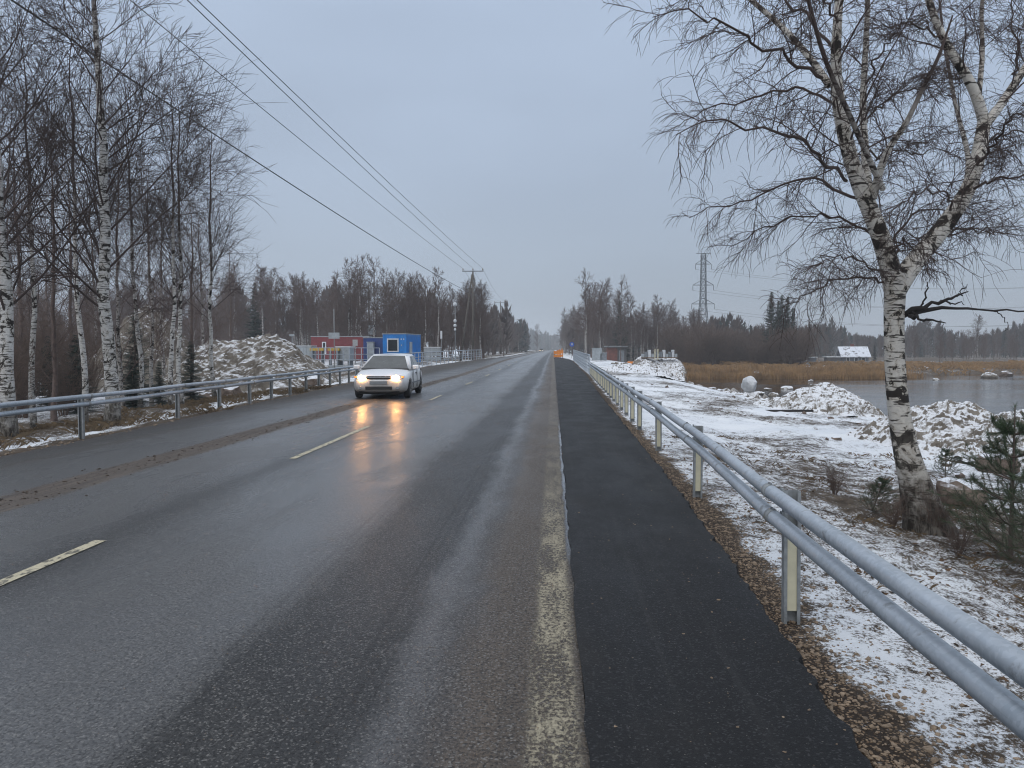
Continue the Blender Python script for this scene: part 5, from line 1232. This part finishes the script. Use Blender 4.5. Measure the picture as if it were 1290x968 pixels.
def pallet_frames(label, px, d, n, w_):
    x = px_x(px, d); g = .5; root = empty('crate_rack', (x, d, g)); tag(root, label, 'rack')
    for k in range(n): MB().box(-w_ / 2 + k * w_ / n + .03, -w_ / 2 + (k + 1) * w_ / n - .03, -.4, .4, .1, .55 + .25 * ((k * 7) % 3), .03).build('crate', M[('light_grey', 'mid_grey', 'white_paint')[k % 3]], root)
    MB().box(-w_ / 2, w_ / 2, -.5, .5, 0, .098).build('pallet', M['timber_brown'], root)
pallet_frames('rack of pale crates on the snowy bank below the birches', 818, 97, 5, 2.0); pallet_frames('rack of grey crates further right on the snowy bank', 840, 98, 7, 2.6)
x = px_x(827, 96); pp = empty('marker_post', (x, 96, .5)); tag(pp, 'pair of pale yellow posts among the crates', 'post')
for s in (-1, 1): MB().box(s * .18 - .06, s * .18 + .06, -.05, .05, -.2, 1.15, .01).build('post', M['cream_face'], pp)
def house():
    x, y = px_x(1078, 195), 197; g = gz(x, y); root = empty('house', (x, y, g), R(-4)); tag(root, 'grey house with steep snow covered roof on the far shore', 'house')
    zt = 1.65 - (447.5 - 440) * 195 / 960 - g; zr_ = 1.65 + 3.2 * 195 / 960 - g
    m = MB(); m.box(-3.1, 3.1, -2.4, 2.4, -.5, zt)
    for s in (-1, 1): m.quad((s * 3.1, -2.4, zt), (s * 3.1, 2.4, zt), (s * 3.1, 0, zr_ - .1))
    m.build('wall', M['house_wall'], root)
    m = MB()
    for s in (-1, 1):
        a = [(-3.6, s * 2.9, zt - .35), (3.6, s * 2.9, zt - .35), (3.6, 0, zr_), (-3.6, 0, zr_)]; m.quad(*a); m.quad(*[(p[0], p[1], p[2] - .18) for p in a][::-1]); m.quad(a[0], (a[0][0], a[0][1], a[0][2] - .18), (a[1][0], a[1][1], a[1][2] - .18), a[1])
        m.quad(a[1], (a[1][0], a[1][1], a[1][2] - .18), (a[2][0], a[2][1], a[2][2] - .18), a[2]); m.quad(a[3], (a[3][0], a[3][1], a[3][2] - .18), (a[0][0], a[0][1], a[0][2] - .18), a[0])
    r = m.build('roof', M['roof_snow'], root); MB().box(-.35, .35, .2, .9, zr_ - .5, zr_ + .7).build('chimney', M['brick_red'], r)
    for k in (-1.8, 0.2, 1.9): o = MB().box(k - .45, k + .45, -2.46, -2.402, zt - 1.7, zt - .6).build('window_frame', M['white_paint'], root); MB().box(k - .34, k + .34, -2.475, -2.461, zt - 1.6, zt - .7).build('pane', M['dark_glass'], o)
    x2, y2 = px_x(1050, 192), 193; g2 = gz(x2, y2); a = empty('outbuilding', (x2, y2, g2)); tag(a, 'low outbuilding with snowy roof left of the grey house', 'shed')
    h2 = 1.65 - 12.5 * 192 / 960 - g2; MB().box(-1.5, 1.5, -1.2, 1.2, -.5, max(.9, h2)).build('wall', M['timber_grey'], a); MB().box(-1.8, 1.8, -1.5, 1.5, max(.9, h2) + .002, max(.9, h2) + .25, .05).build('roof', M['white_paint'], a)
    x3, y3 = px_x(1023, 188), 188; g3 = gz(x3, y3); a = empty('outbuilding', (x3, y3, g3)); tag(a, 'tiny shed with snowy roof well left of the grey house', 'shed')
    MB().box(-.8, .8, -.8, .8, -.5, .9).build('wall', M['house_wall'], a); MB().box(-1.0, 1.0, -1, 1, .902, 1.1, .05).build('roof', M['white_paint'], a)
house()
x = px_x(995, 27.5); pk = empty('plank', (x, 27.5, gz(x, 27.5) + .05), R(4)); tag(pk, 'dark plank lying on the snow at the foot of the low mound', 'plank')
MB().box(-.85, .85, -.09, .09, -.03, .04, .01).build('board', M['dead_branch'], pk)
# far traffic
def far_car(x, y, label, mat):
    root = empty('car', (x, y, float(zr(y)))); tag(root, label, 'car')
    m = MB(); m.box(-.82, .82, 0, 4.2, .25, .85, .12); m.build('body', M[mat], root); m = MB(); m.box(-.68, .68, 1.1, 3.6, .86, 1.42, .16); m.build('roof', M['dark_glass'], root)
    for s in (-1, 1): MB().tube([(s * .55, -.02, .65), (s * .55, .03, .65)], .1, 10).build('headlight', M['far_lamp'], root)
    for s in (-1, 1):
        for yy in (.8, 3.3): MB().tube([(s * .68, yy, .31), (s * .85, yy, .31)], .31, 14).build('wheel', M['car_rubber'], root)
far_car(-5.2, 330, 'far off pale car at the vanishing end of the road', 'light_grey')

# ------------------------------------------------------------------ air
def haze():
    me = MB().box(-1330, 1330, -205, 1505, -8.5, 47).mesh('haze'); t = bpy.data.materials.new('haze'); t.use_nodes = True; n = t.node_tree; n.nodes.clear()
    o = n.nodes.new('ShaderNodeOutputMaterial'); v = n.nodes.new('ShaderNodeVolumePrincipled'); v.inputs['Color'].default_value = (.92, .96, 1, 1); v.inputs['Density'].default_value = .0007; v.inputs['Anisotropy'].default_value = 0.0
    n.links.new(v.outputs[0], o.inputs['Volume']); tag(link('haze', me, t), None, None, None, 'stuff')
haze()
